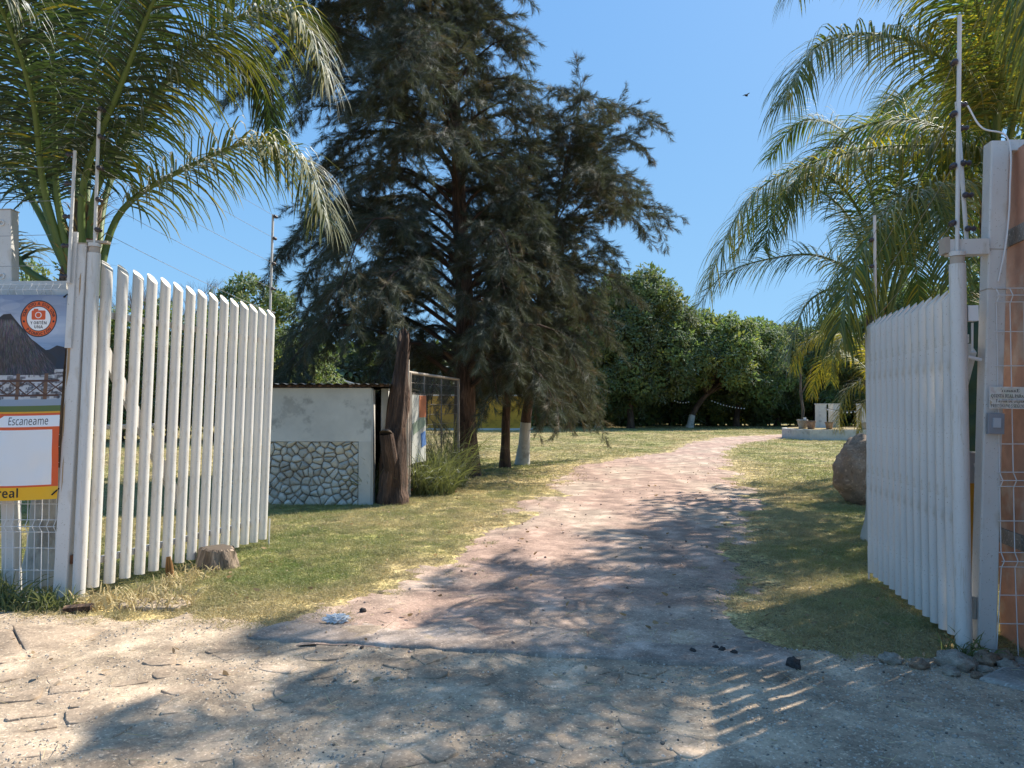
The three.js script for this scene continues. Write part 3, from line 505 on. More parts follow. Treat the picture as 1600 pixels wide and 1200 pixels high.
{ // terracotta wall running towards the viewer, with grey bands
  const a = V(3.37, 0, -5.35), b = V(3.0, 0, -3.4), d = b.clone().sub(a), L = d.length(), w = thing('terracotta_wall', 'terracotta stuccoed wall with grey stone bands behind the narrow wire strip', 'wall', a, Math.atan2(-d.z, d.x));
  // local x runs along the wall, local -z faces the drive
  part(w, 'wall_face', new Geo().box(L, 3.28, 0.22, L / 2, 1.64, -0.11), mat.terra); part(w, 'return_wall', new Geo().box(0.22, 3.276, 4, L - 0.112, 1.638, -2.222), mat.terra);
  for (const [y, h] of [[0.72, 0.1], [2.72, 0.11]]) { let x = 0.02, k = 0; while (x < L - 0.1) { const l = Math.min(0.34 + 0.1 * n2(k, y), L - x - 0.01); part(w, 'band_stone', new Geo().box(l - 0.008, h, 0.03, x + l / 2, y + 0.004 * n2(k, 4), 0.0), mat.band); x += l; k++; } }
  const g = thing('gate_motor', 'grey motor housing of the gate behind the right hinge pole', 'motor', [3.17, 1.18, -5.42]); part(g, 'housing', new THREE.ExtrudeGeometry(new THREE.Shape([[-0.05, -0.1], [0.05, -0.1], [0.05, 0.07], [0.02, 0.1], [-0.05, 0.1]].map(([x, y]) => new THREE.Vector2(x, y))), { depth: 0.12, bevelEnabled: true, bevelSize: 0.008, bevelThickness: 0.008, bevelSegments: 2 }), mat.greyLight); part(g, 'lever', rod(V(0.0, 0.03, 0.14), V(0.03, -0.06, 0.15), 0.008), mat.wire);
  const y = thing('yellow_pillar', 'yellow painted pillar under the grey gate motor', 'pillar', [3.2, 0, -5.5]); part(y, 'shaft', squareTube(0.16, 1.07, 0.16, 0.015), mat.yellow); part(y, 'base_block', new Geo().box(0.22, 0.1, 0.22, 0, 0.04, 0), mat.plaster);
  const n = thing('shade_net', 'dark green shade netting hung behind the right gate post', 'netting', [3.72, 0, -6.4], -0.2);
  const ng = new THREE.PlaneGeometry(0.8, 1.5, 26, 20), pp = ng.attributes.position; for (let k = 0; k < pp.count; k++) pp.setZ(k, 0.03 * Math.sin(pp.getY(k) * 34 + 2 * n2(pp.getX(k) * 3, 1)) + 0.02 * n2(pp.getX(k) * 4, pp.getY(k) * 2)); ng.computeVertexNormals(); part(n, 'net_sheet', ng, mat.net, [0.3, 1.6, 0]);
  for (const x of [-0.08, 0.69]) part(n, 'net_pole', rod(V(x, 0, -0.05), V(x, 2.35, -0.05), 0.02), mat.galv);
  const c = thing('loose_cable', 'thin grey cable looping from the rods down the terracotta wall', 'cable'); part(c, 'cable_run', taperTube(new Geo(), bez([at(1512, 165, 4.98), at(1535, 200, 4.95), at(1572, 212, 4.92), at(1578, 300, 4.9), at(1572, 380, 4.9), at(1560, 440, 4.93)], 30), 0.006, 5), mat.wire);
}
{ // banner on the left fence; the code square stays blank
  const cv = document.createElement('canvas'); cv.width = 1024; cv.height = 1536; const c = cv.getContext('2d'), W = 1024, r = rngOf(55);
  const gr = c.createLinearGradient(0, 0, 0, 560); gr.addColorStop(0, '#6f7f9c'); gr.addColorStop(0.5, '#a9b4c6'); gr.addColorStop(0.8, '#5f83ab'); gr.addColorStop(1, '#9aa6b2'); c.fillStyle = gr; c.fillRect(0, 0, W, 900);
  for (let k = 0; k < 60; k++) { c.fillStyle = `rgba(235,236,240,${0.05 + r() * 0.08})`; c.beginPath(); c.ellipse(r() * W, r() * 480, 60 + r() * 140, 15 + r() * 40, 0, 0, 7); c.fill(); }
  c.fillStyle = '#272b36'; c.beginPath(); c.moveTo(W, 395); c.lineTo(960, 380); c.lineTo(900, 410); c.lineTo(760, 430); c.lineTo(760, 600); c.lineTo(W, 600); c.fill();
  c.fillStyle = '#b9b7b6'; c.fillRect(0, 560, W, 220); for (let k = 0; k < 500; k++) { c.fillStyle = r() < 0.6 ? 'rgba(40,36,40,0.5)' : 'rgba(200,200,205,0.3)'; c.fillRect(r() * W, 570 + r() * 200, 8 + r() * 50, 6 + r() * 22); }
  c.fillStyle = '#2c292d'; c.beginPath(); c.moveTo(545, 145); c.lineTo(600, 140); c.lineTo(760, 330); c.lineTo(965, 480); c.lineTo(950, 600); c.lineTo(0, 600); c.lineTo(120, 500); c.fill();
  for (let k = 0; k < 3000; k++) { const y = 180 + r() * 410, x = 570 + (r() * 2 - 1) * (y - 130) * 0.95; c.strokeStyle = `rgba(${80 + r() * 90},${75 + r() * 80},${78 + r() * 75},0.33)`; c.lineWidth = 2; c.beginPath(); c.moveTo(x, y); c.lineTo(x + (x - 570) * 0.07, y + 18 + r() * 26); c.stroke(); }
  c.fillStyle = '#6d4d35'; for (const x of [180, 470, 660, 880]) c.fillRect(x, 590, 30, 230);
  c.strokeStyle = '#503021'; c.lineWidth = 15; for (const y of [640, 750]) { c.beginPath(); c.moveTo(0, y); c.lineTo(1000, y + 6); c.stroke(); } c.lineWidth = 9; for (let x = 0; x < 960; x += 150) { c.beginPath(); c.moveTo(x, 640); c.lineTo(x + 150, 750); c.moveTo(x + 150, 640); c.lineTo(x, 750); c.stroke(); }
  c.fillStyle = '#8f9ba8'; c.fillRect(0, 785, W, 50); c.fillStyle = '#5a6b35'; c.fillRect(0, 832, W, 50);
  c.fillStyle = '#e2a11d'; c.fillRect(0, 876, W, 14); c.fillStyle = '#dd5a26'; c.fillRect(0, 888, W, 556); c.fillStyle = '#ececec'; c.beginPath(); c.moveTo(470, 990); c.lineTo(590, 905); c.lineTo(1024, 905); c.lineTo(1024, 990); c.fill();
  c.fillStyle = '#222'; c.font = '80px sans-serif'; c.textAlign = 'left'; c.fillText('Escaneame', 622, 974, 318); c.fillStyle = '#e9e8e6'; c.fillRect(540, 1012, 432, 414); c.fillStyle = '#efb31b'; c.fillRect(0, 1440, W, 96); c.fillStyle = '#2a2018'; c.font = 'bold 92px sans-serif'; c.textAlign = 'right'; c.fillText('real', 735, 1514);
  // badge
  const X = 812, Y = 178, A = 138, disc = (q, f) => { c.fillStyle = f; c.beginPath(); c.arc(X, Y, q, 0, 7); c.fill(); }; disc(A, '#1d1c20'); disc(A - 8, '#e2632c'); disc(A - 44, '#1d1c20'); disc(A - 49, '#f1f0ee');
  c.fillStyle = '#1d1c20'; c.font = 'bold 31px sans-serif'; c.textAlign = 'center';
  const arc = (w, a0, a1, q, flip) => [...w].forEach((ch, i) => { const a = lerp(a0, a1, i / (w.length - 1)); c.save(); c.translate(X + Math.cos(a) * q, Y + Math.sin(a) * q); c.rotate(a + (flip ? -Math.PI / 2 : Math.PI / 2)); c.fillText(ch, 0, 0); c.restore(); });
  arc('TOMA FOTO A ESTA LONA', Math.PI * 1.06, Math.PI * 1.94, 102, false); arc('PROMOCIÓN', Math.PI * 0.76, Math.PI * 0.24, 125, true); for (const q of [-1, 1]) { c.beginPath(); c.arc(X + q * 112, Y + 20, 8, 0, 7); c.fill(); }
  c.font = 'bold 30px sans-serif'; c.fillText('Y OBTÉN', X, Y + 42); c.fillText('UNA', X, Y + 72); c.fillStyle = '#dd5a26'; c.beginPath(); c.roundRect(X - 52, Y - 62, 104, 70, 11); c.fill(); c.fillRect(X - 36, Y - 74, 34, 18); c.strokeStyle = '#f1f0ee'; c.lineWidth = 6; c.beginPath(); c.arc(X, Y - 27, 21, 0, 7); c.stroke();
  const t = new THREE.CanvasTexture(cv); t.colorSpace = THREE.SRGBColorSpace;
  const tr = at(105, 461, 6.22), br = at(88, 779, 6.22), w = 1.08, g = new THREE.PlaneGeometry(1, 1, 40, 50), p = g.attributes.position;
  const b = thing('vinyl_banner', 'printed vinyl banner of a thatched hut tied to the white fence', 'banner');
  for (let k = 0; k < p.count; k++) { const u = p.getX(k) + 0.5, v = 0.5 - p.getY(k), q = tr.clone().lerp(br, v); p.setXYZ(k, q.x - w * (1 - u), q.y - 0.02 * Math.sin(u * 3) * v, q.z + 0.012 * Math.sin(v * 8 + u * 3) + 0.006 * n2(u * 6, v * 6)); } g.computeVertexNormals();
  part(b, 'printed_sheet', g, M({ map: t, roughness: 0.45, side: THREE.DoubleSide })); for (const q of [tr.clone().add(V(-0.02, -0.02, 0.015)), br.clone().add(V(-0.03, 0.03, 0.015))]) part(b, 'tie', rod(q, q.clone().add(V(0.035, 0.05, -0.04)), 0.006), mat.dark);
}

// ---------------------------------------------------------------- shed, dead trunk, wire panel
{
  const z = -12.5, s = thing('stone_shed', 'low whitewashed shed with rubble stone base under the dark tree', 'shed', [0, 0, z]);
  const x0 = -4.75, x1 = -2.29, H = 1.9;
  part(s, 'plaster_wall', new Geo().box(x1 - x0, H - 1.03, 0.2, (x0 + x1) / 2, (H + 1.03) / 2, -0.1), mat.plaster);
  part(s, 'corner_pilaster', new Geo().box(0.2, 1.03, 0.21, x1 - 0.1, 0.515, -0.1), mat.plaster);
  const base = part(s, 'rubble_base', new Geo().box(x1 - x0 - 0.2, 1.03, 0.16, (x0 + x1 - 0.2) / 2, 0.515, -0.14), mat.mortar), r = rngOf(61);
  const cells = voronoi(scatterSeeds(x0 + 0.04, x1 - 0.22, 0.03, 1.02, 0.098, r, 1.25), 0.4), cl = (p) => [clamp(p[0], x0, x1 - 0.2), clamp(p[1], -0.04, 1.03)];
  for (const { poly, seed: [x, y] } of cells) { const h = 0.02 + 0.04 * r(), tx = (r() - 0.5) * 0.3, ty = (r() - 0.5) * 0.3; part(base, 'stone', stoneGeo(poly.map(cl), x, y, 0.001 + 0.005 * r(), 0.07, (X, Y, q) => -0.06 + h * (1.3 - 0.5 * q * q) + (X - x) * tx + (Y - y) * ty + 0.012 * n2(X * 14, Y * 14), r, [[1, -1], [0.98, -0.35], [0.86, 0], [0.45, 0.05]]), mat.stoneWhite[Math.floor(r() * 3)]); }
  part(s, 'end_jamb', new Geo().box(0.03, 1.87, 0.2, x1 + 0.016, 0.94, -0.1, 0, 0, 0.004), mat.limewash);
  part(s, 'left_wall', new Geo().box(0.16, H, 3.6, x0 + 0.08, H / 2, -2.01), mat.plaster); part(s, 'right_wall', new Geo().box(0.12, H, 3.45, -2.13, H / 2, -2.08), mat.plaster); part(s, 'back_wall', new Geo().box(-2.07 - x0, H - 0.004, 0.16, (x0 - 2.07) / 2, H / 2, -3.9), mat.plaster);
  const rg = new Geo(), nx = 90; for (let j = 0; j < 2; j++) for (let i = 0; i <= nx; i++) { const x = lerp(x0 - 0.15, -1.98, i / nx); rg.vert(V(x, 1.965 + 0.012 * Math.sin(i * 1.4) - 0.02 * j, j ? -4.1 : 0.14), UP, x, j * 2.5); } for (let i = 0; i < nx; i++) rg.i.push(i, i + 1, i + nx + 1, i + 1, i + nx + 2, i + nx + 1);
  part(s, 'roof_sheet', rg.build(true), new THREE.MeshStandardMaterial({ map: texRock, color: col(0.32, 0.38, 0.45), roughness: 0.5, metalness: 0.3, side: THREE.DoubleSide })); part(s, 'roof_batten', new Geo().box(2.6, 0.04, 0.05, -3.3, 1.93, 0.02, 0, 0, 0.006), mat.deadWood);
  part(s, 'loose_lath', new Geo().box(0.16, 0.02, 0.05, -2.62, 1.99, 0.12, 0, 0.3, -0.3), mat.whitePlain);
}
{
  const t = thing('dead_trunk', 'weathered dead tree trunk with a sawn stub beside the shed opening', 'trunk', [-1.98, 0, -12.7]); const r = rngOf(71), g = new Geo(), n = 26, seg = 18;
  for (let i = 0; i <= n; i++) { const h = 2.78 * i / n; for (let k = 0; k <= seg; k++) { const a = k / seg * 6.28319, w = lerp(0.24, 0.085, Math.pow(i / n, 1.1)) * (1 + 0.24 * n3(Math.cos(a) * 1.6, h * 0.7, Math.sin(a) * 1.6) + 0.2 * n3(Math.cos(a) * 5, h * 1.1, Math.sin(a) * 5)) + (i < 2 ? 0.05 : 0), jag = i === n ? 0.25 * n3(Math.cos(a) * 2, 9, Math.sin(a) * 2) : 0; g.vert(V(Math.cos(a) * w + 0.2 * Math.pow(h / 2.78, 1.2), h + jag, Math.sin(a) * w), V(Math.cos(a), 0, Math.sin(a)), k / seg, h); } }
  for (let i = 0; i < n; i++) for (let k = 0; k < seg; k++) { const a = i * (seg + 1) + k, b = a + seg + 1; g.i.push(a, b, a + 1, b, b + 1, a + 1); } const c = g.vert(V(0.2, 2.6, 0), UP, 0.5, 0.5); for (let k = 0; k < seg; k++) g.i.push(c, n * (seg + 1) + k + 1, n * (seg + 1) + k);
  part(t, 'trunk', g.build(true), mat.deadWood);
  const stub = part(t, 'sawn_stub', taperTube(new Geo(), [V(0.03, 0.35, 0.08), V(0.0, 0.75, 0.2), V(-0.05, 1.16, 0.27)], [0.1, 0.13, 0.115], 14), mat.deadWood); part(stub, 'sawn_face', taperTube(new Geo(), [V(-0.05, 1.16, 0.27), V(-0.045, 1.2, 0.25)], [0.115, 0.08], 14, true), mat.cutWood);
  const w = thing('wire_gate', 'rusty framed wire mesh gate overgrown with long grass beside the dead trunk', 'gate', at(637, 778, 13.5).setY(0), 0); const e = at(716, 752, 16.3), d = e.clone().sub(w.position), L = Math.hypot(d.x, d.z); w.rotation.y = Math.atan2(-d.z, d.x);
  part(w, 'near_pole', rod(V(-0.06, 0, 0), V(-0.03, 2.42, 0), 0.035, 10), mat.rustyWhite); part(w, 'near_pole', rod(V(0.02, 0, 0.02), V(0.04, 2.2, 0.02), 0.025, 10), mat.rustyWhite); part(w, 'far_pole', rod(V(L, 0, 0), V(L, 2.15, 0), 0.03), mat.rustyWhite);
  part(w, 'top_rail', rod(V(0, 2.2, 0), V(L, 2.17, 0), 0.028), mat.rustyWhite); for (const x of [0.28, 0.62]) part(w, 'upright', rod(V(L * x, 0.05, 0), V(L * x, 2.18, 0), 0.016), mat.galv); part(w, 'low_rail', rod(V(0, 0.12, 0), V(L, 0.1, 0), 0.02), mat.rust);
  for (let k = 1; k < 11; k++) part(w, 'cross_wire', rod(V(0.02, 0.12 + k * 0.19, 0.012), V(L, 0.12 + k * 0.19, 0.012), 0.0045, 5), mat.galv); for (let k = 0; k < 40; k++) part(w, 'upright_wire', rod(V(L * (k + 0.5) / 40, 0.1, 0.016), V(L * (k + 0.5) / 40, 2.19, 0.016), 0.0035, 4), mat.galv);
  const pos = [[1.05, 1.72, 0.25, 0.48, [0.72, 0.68, 0.6]], [1.42, 1.72, 0.26, 0.5, [0.75, 0.24, 0.1]], [0.62, 1.05, 0.25, 0.5, [0.55, 0.6, 0.55]], [0.92, 1.16, 0.44, 0.56, [0.1, 0.22, 0.55]]];
  const pc = thing('old_poster', 'faded torn poster in white orange and blue on the overgrown wire panel', 'poster', w.position, w.rotation.y);
  part(pc, 'backing', new Geo().box(0.7, 1.22, 0.008, 0.46, 1.2, 0.03), M({ map: texPlaster, color: col(0.6, 0.62, 0.6) })); part(pc, 'orange_field', new Geo().box(0.36, 0.4, 0.004, 0.63, 1.6, 0.038), M({ map: texPlaster, color: col(0.68, 0.24, 0.11) })); part(pc, 'blue_mark', new Geo().box(0.24, 0.26, 0.004, 0.68, 1.0, 0.038, 0, 0, 0.2), M({ map: texPlaster, color: col(0.1, 0.24, 0.6) })); part(pc, 'green_field', new Geo().box(0.66, 0.2, 0.003, 0.46, 1.27, 0.037, 0, 0, 0.25), M({ map: texPlaster, color: col(0.3, 0.38, 0.3) }));
}
function weedClump(label, pos, n, h, spread, m, seed, cat = 'weeds') {
  const r = rngOf(seed), g = new Geo(); for (let k = 0; k < n; k++) { const a = r() * 6.28, q = Math.sqrt(r()); blade(g, V(Math.cos(a) * q * spread[0], 0, Math.sin(a) * q * spread[1]), V((r() - 0.5) * 1.1, 1, (r() - 0.5) * 1.1), h * (0.4 + 0.8 * r()), 0.008 + 0.01 * r(), 1.1 + r(), 5, V(r() - 0.5, 0.1, r() - 0.5)); }
  const t = thing('weed_clump', label, cat, pos, 0, 'clumps of weeds'); part(t, 'blade_tuft', g, m); return t;
}
weedClump('tall reedy grass growing up the overgrown wire panel', at(664, 768, 14.1).setY(0), 900, 1.0, [0.55, 0.45], mat.weed, 81); weedClump('taller reeds at the far half of the wire panel', at(690, 758, 15.1).setY(0), 420, 1.5, [0.5, 0.35], mat.weed, 82);
weedClump('dark tufts of grass at the foot of the left gate post', V(-3.8, 0, -6.1), 240, 0.2, [0.35, 0.14], mat.weed, 83); weedClump('dark upright grass under the fence at the left edge', V(-4.25, 0, -6.2), 260, 0.36, [0.3, 0.14], mat.weed, 84);
weedClump('small green weed at the foot of the right gate pole', V(2.84, 0, -4.86), 90, 0.2, [0.14, 0.08], mat.weed, 85); weedClump('green weeds in the doorway beside the dead trunk', V(-2.3, 0, -12.85), 150, 0.9, [0.16, 0.16], mat.weed, 86);
weedClump('dry straw heap in front of the left gate leaf', V(-3.05, 0.0, -6.25), 380, 0.16, [0.5, 0.26], mat.straw, 87); weedClump('dry straw along the bottom of the left leaf', V(-3.0, 0.0, -7.2), 300, 0.12, [0.22, 0.7], mat.straw, 88);

// ---------------------------------------------------------------- palms
{
  const pal = (label, pos, h, r0, r1, white, bend, seed) => { const t = thing('feather_palm', label, 'palm', pos, 0, 'feather palms by the entrance'); return [t, palmTrunk(t, h, r0, r1, white, bend, seed), rngOf(seed)]; };
  { // left palm: fronds traced as arcs in space
    const base = V(-4.16, 0, -6.95), [t, top, r] = pal('tall feather palm with white painted foot behind the banner', base, 3.45, 0.185, 0.115, 1.05, 0.3, 91), L = (px, py, d) => at(px, py, d).sub(base);
    const st = (x, z) => top.clone().add(V(x * 1.3, -0.85, z * 1.3));
    const F = [
      [st(0.08, 0.05), L(190, 330, 7.0), L(300, 258, 7.0), L(400, 222, 7.0), L(470, 248, 6.9), L(512, 345, 6.8)],
      [st(0.05, 0.06), L(150, 300, 6.8), L(245, 145, 6.7), L(340, 45, 6.6), L(450, 10, 6.5), L(512, 120, 6.4)],
      [st(0.0, 0.08), L(92, 330, 6.7), L(84, 150, 6.5), L(80, 0, 6.2), L(80, -160, 5.9), L(90, -260, 5.5)],
      [st(-0.06, 0.04), L(55, 280, 6.9), L(10, 170, 6.9), L(-70, 80, 6.9), L(-190, 60, 6.9), L(-270, 170, 6.9)],
      [st(-0.02, 0), L(75, 260, 7.3), L(40, 90, 7.4), L(-20, -60, 7.6), L(-120, -150, 7.8), L(-230, -130, 8)],
      [st(0.04, 0), L(140, 260, 7.4), L(200, 90, 7.6), L(290, -70, 7.8), L(400, -150, 8), L(500, -110, 8.2)],
      [st(0.03, 0.0), L(120, 280, 7.3), L(150, 110, 7.8), L(180, -20, 8.4), L(210, -60, 9.2), L(235, 40, 9.8)],
      [st(-0.06, 0), L(60, 330, 7.3), L(5, 250, 7.6), L(-80, 220, 7.9), L(-160, 270, 8.1), L(-200, 380, 8.2)],
      [st(0.02, 0.05), L(130, 290, 6.6), L(190, 130, 6.2), L(240, 0, 5.8), L(300, -120, 5.3), L(340, -160, 4.8)],
      [st(-0.04, 0.06), L(70, 300, 6.6), L(50, 150, 6.1), L(0, 10, 5.6), L(-60, -60, 5.1), L(-130, -30, 4.7)],
      [st(0.05, -0.02), L(170, 290, 7.5), L(250, 150, 8.0), L(330, 80, 8.5), L(400, 110, 9.0), L(430, 220, 9.3)],
      [st(-0.08, 0.02), L(40, 420, 7.0), L(10, 380, 7.05), L(-60, 340, 7.1), L(-130, 360, 7.1), L(-180, 440, 7.1)],
    ];
    F.forEach((p, i) => palmFrond(t, p, { len: 0.74, thick: 0.042, density: 50, bare: 0.22, yellow: i < 2 ? 0.12 : 0.04, droop: 2.2, warm: i < 2 ? 0.4 : 0.08, tone: i < 2 ? 0.68 : 0.45 }, r));
  }
  { // right palm, crown above the gate
    const base = V(5.2, 0, -8.2), [t, top, r] = pal('tallest feather palm arching over the right gate leaf', base, 4.0, 0.2, 0.14, 1.0, 0.0, 92), L = (px, py, d) => at(px, py, d).sub(base), st = (a) => top.clone().add(V(Math.sin(a) * 0.08, -0.15, -Math.cos(a) * 0.08));
    const F = [
      [st(-1.5), L(1530, 240, 8.2), L(1440, 228, 8.2), L(1320, 240, 8.1), L(1180, 300, 8.0), L(1105, 440, 7.9)],
      [st(-1.3), L(1540, 180, 8.0), L(1470, 90, 7.8), L(1380, 55, 7.6), L(1280, 70, 7.4), L(1222, 160, 7.2)],
      [st(-1.2), L(1550, 130, 8.2), L(1500, 0, 8.0), L(1420, -90, 7.8), L(1320, -110, 7.6), L(1240, -20, 7.4)],
      [st(-0.3), L(1560, 150, 8.6), L(1520, 0, 8.9), L(1470, -100, 9.4), L(1400, -130, 10), L(1330, -60, 10.6)],
      [st(-2.2), L(1555, 160, 7.9), L(1530, 20, 7.4), L(1490, -90, 6.9), L(1440, -150, 6.4), L(1400, -120, 6.0)],
      [st(-1.8), L(1530, 290, 8.0), L(1460, 290, 7.7), L(1380, 340, 7.4), L(1330, 430, 7.2), L(1310, 520, 7.1)],
      [st(-0.9), L(1530, 250, 8.6), L(1440, 190, 9.0), L(1340, 200, 9.4), L(1260, 260, 9.8), L(1225, 360, 10)],
      ...[0.4, 1.1, 1.8, 2.5, 3.1, -2.7].map((a) => archFrond(st(a), a, 1.7 + 0.5 * Math.sin(a * 7), 2.7, 1.5)),
    ];
    F.forEach((p, i) => palmFrond(t, p, { len: 0.8, thick: 0.036, density: 52, bare: 0.16, yellow: 0.2, warm: 0.42, droop: 2.4, wide: 0.95, tone: 1.1 }, r));
  }
  { // partner palm behind the right leaf
    const base = V(4.42, 0, -9.25), [t, top, r] = pal('darker feather palm rising directly behind the right gate leaf', base, 2.7, 0.17, 0.12, 1.1, 0.0, 93), L = (px, py, d) => at(px, py, d).sub(base), st = (a) => top.clone().add(V(Math.sin(a) * 0.07, -0.2, -Math.cos(a) * 0.07));
    const F = [
      [st(-1.5), L(1345, 440, 9.4), L(1280, 400, 9.5), L(1200, 405, 9.6), L(1130, 430, 9.7), L(1085, 485, 9.8)],
      [st(-1.2), L(1350, 400, 9.5), L(1310, 320, 9.8), L(1250, 290, 10.2), L(1190, 320, 10.6), L(1150, 400, 10.9)],
      [st(-1.7), L(1365, 400, 9.1), L(1330, 310, 8.8), L(1280, 270, 8.5), L(1225, 300, 8.2), L(1190, 390, 8.0)],
      [st(-2.0), L(1355, 470, 9.2), L(1310, 450, 9.1), L(1265, 470, 9.0), L(1240, 520, 9.0), L(1230, 570, 9.0)],
      [st(0.2), L(1400, 370, 9.3), L(1410, 250, 9.5), L(1415, 170, 10), L(1400, 150, 10.6), L(1370, 210, 11.2)],
      [st(-0.4), L(1375, 380, 9.3), L(1350, 270, 9.5), L(1310, 200, 9.8), L(1250, 190, 10.2), L(1200, 250, 10.6)],
      ...[0.7, 1.3, 1.9, 2.6, 3.3].map((a) => archFrond(st(a), a, 1.6 + 0.4 * Math.sin(a * 5), 2.1, 1.1)),
    ];
    F.forEach((p) => palmFrond(t, p, { len: 0.56, thick: 0.03, density: 44, bare: 0.18, yellow: 0.08, warm: 0.15, droop: 1.5, wide: 0.85 }, r));
  }
  { // small yellowing palm further back
    const base = V(7.9, 0, -16.2), [t, top, r] = pal('small yellowing palm with an orange dead frond near the boulder', base, 1.7, 0.15, 0.11, 0, 0, 94), L = (px, py, d) => at(px, py, d).sub(base), st = (a) => top.clone().add(V(Math.sin(a) * 0.06, -0.15, -Math.cos(a) * 0.06));
    const F = [[st(-1.4), L(1365, 600, 16), L(1345, 598, 16), L(1325, 610, 16), L(1313, 640, 16), L(1310, 668, 16)], [st(-1.2), L(1362, 570, 16.2), L(1335, 530, 16.4), L(1290, 520, 16.6), L(1255, 540, 16.8), L(1240, 580, 17)], [st(-1.6), L(1368, 580, 16), L(1350, 540, 15.8), L(1325, 525, 15.6), L(1305, 550, 15.5), L(1298, 600, 15.4)], ...[-0.6, 0.3, 1.2, 2.2, 3.1].map((a) => archFrond(st(a), a, 1.2, 1.7, 0.9))];
    F.forEach((p) => palmFrond(t, p, { len: 0.5, thick: 0.03, density: 40, bare: 0.15, yellow: 0.35, warm: 0.8, droop: 1.6 }, r));
    palmFrond(t, [st(-1.6), L(1362, 625, 15.9), L(1350, 630, 15.8), L(1342, 650, 15.8), L(1340, 680, 15.8)], { len: 0.35, density: 40, yellow: 1, droop: 2.4, dry: true }, r);
  }
}
// ---------------------------------------------------------------- she-oaks
sheOak('she_oak', 'tallest dark feathery she oak rising behind the stone shed', V(-1.05, 0, -17.6), { seed: 101, height: 15, r0: 0.29, lean: [-0.6, 0.2], branches: 150, from: 0.13, twigs: 7, sprays: 11, low: 0.2, reach: (t, a) => (Math.cos(a) < 0 ? (t < 0.36 ? 4.3 : lerp(3.2, 4.3, smooth(0.42, 0.58, t))) : t < 0.34 ? 2.3 : 1.85) * smooth(1.2, 0.75, t) * (0.92 + 0.35 * n2(t * 7, Math.cos(a) * 1.6)) });
sheOak('she_oak', 'slim dark she oak between the tall one and the white footed one', V(-0.12, 0, -19.8), { seed: 102, height: 8.2, r0: 0.13, lean: [0.5, 0.3], branches: 46, from: 0.22, twigs: 5, sprays: 10, reach: (t) => 2.0 * Math.pow(1.02 - t, 0.6) });
sheOak('she_oak', 'leaning she oak with white painted foot at the right of the cluster', V(0.22, 0, -21), { seed: 103, height: 8.7, r0: 0.17, lean: [1.4, 0], white: 1.1, branches: 92, from: 0.2, twigs: 6.5, sprays: 11, low: 0.2, reach: (t, a) => (Math.cos(a) > 0 ? (t > 0.45 ? 2.45 : 2.2) : 1.8) * smooth(1.15, 0.8, t) * (0.9 + 0.4 * n2(t * 6 + 4, a)) });

// ---------------------------------------------------------------- trees at the back and sides
broadTree('leafy_tree', 'large broadleaf tree filling the upper right corner behind the wall', V(11.6, 0, -14.6), { seed: 111, height: 11, width: 8, r0: 0.26, lobes: 34, per: 14, cluster: clusterMid, cs: 1.1, tone: 1.25, fork: 0.25 });
[ // px, depth, height, width, leaf tone of its kind, label
  [985, 56, 11.2, 9, 0.9, 'tall blue green tree just right of the she oaks', 0, 0], [1078, 57, 8.4, 7.6, 1.15, 'tree with white painted foot and leaning trunk at the lawn end', 1.3, 1], [1150, 60, 8.1, 7.5, 1.15, 'rounded tree right of the white footed lawn end tree', 0.4, 0],
  [1050, 68, 10.0, 8, 1.15, 'open crowned tree behind the white footed lawn end tree', 0, 0], [1215, 63, 8.2, 7.5, 1, 'rounded tree above the slim pale trunk', 0, 0], [1275, 61, 7.6, 7.5, 1, 'low tree behind the two white columns', 0, 0], [1345, 59, 8.4, 8.5, 1, 'wide tree behind the planter', 0, 0],
  [935, 57, 6.6, 7, 0.9, 'tree with a thick white painted foot beyond the she oaks', -0.3, 1], [1450, 55, 10, 9, 1, 'tree hidden mostly by the right gate leaf', 0, 0], [860, 66, 9.4, 9, 0.9, 'tree seen behind the leaning she oak', 0, 0],
].forEach(([px, d, h, w, tone, label, lean, white], i) => broadTree('leafy_tree', label, V((px - 800) / 1200 * d, 0, -d), { seed: 120 + i, height: h, width: w, r0: 0.27, lobes: 52, per: 26, cs: 0.95, tone, lean, white, fork: 0.3, skirt: i === 1 ? 1.35 : 0.75 }));
[[-30, 34, 6.6], [105, 34, 6.3], [190, 35, 6.0], [262, 34, 6.2], [330, 35, 5.9], [398, 34, 5.6], [470, 36, 4.4]].forEach(([px, d, h], i) => broadTree('hedge_tree', ['hedge tree out at the left edge behind the fence', 'hedge tree seen beside the left gate post', 'hedge tree behind the first pickets of the left leaf', 'hedge tree behind the middle pickets of the left leaf', 'hedge tree behind the later pickets of the left leaf', 'hedge tree behind the last pickets of the left leaf', 'hedge tree behind the shed roof'][i], V((px - 800) / 1200 * d, 0, -d), { seed: 150 + i, height: h, width: 4.2, r0: 0.14, lobes: 26, per: 44, cs: 0.9, tone: 1.0, fork: 0.12, skirt: 1.0, limbEvery: 5, cluster: clusterMid, group: 'hedge trees behind the left gate leaf' }));
broadTree('olive_tree', 'small olive toned tree above the end of the left gate leaf', V(-13.2, 0, -39), { seed: 170, height: 8.4, width: 4.4, r0: 0.2, lobes: 26, per: 34, tone: 0.9, cs: 0.75 });
broadTree('pale_tree', 'pale wispy tree behind the neck of the left palm', V(-24.5, 0, -41), { seed: 171, height: 10, width: 5.5, r0: 0.18, lobes: 16, per: 20, tone: 1.3, cs: 0.8 });
bareTree('leafless twiggy tree left of the olive toned tree', V(-18.4, 0, -42), 10.2, 181); bareTree('leafless twiggy tree nearest the left gate pole', V(-20.6, 0, -41), 9.6, 182);
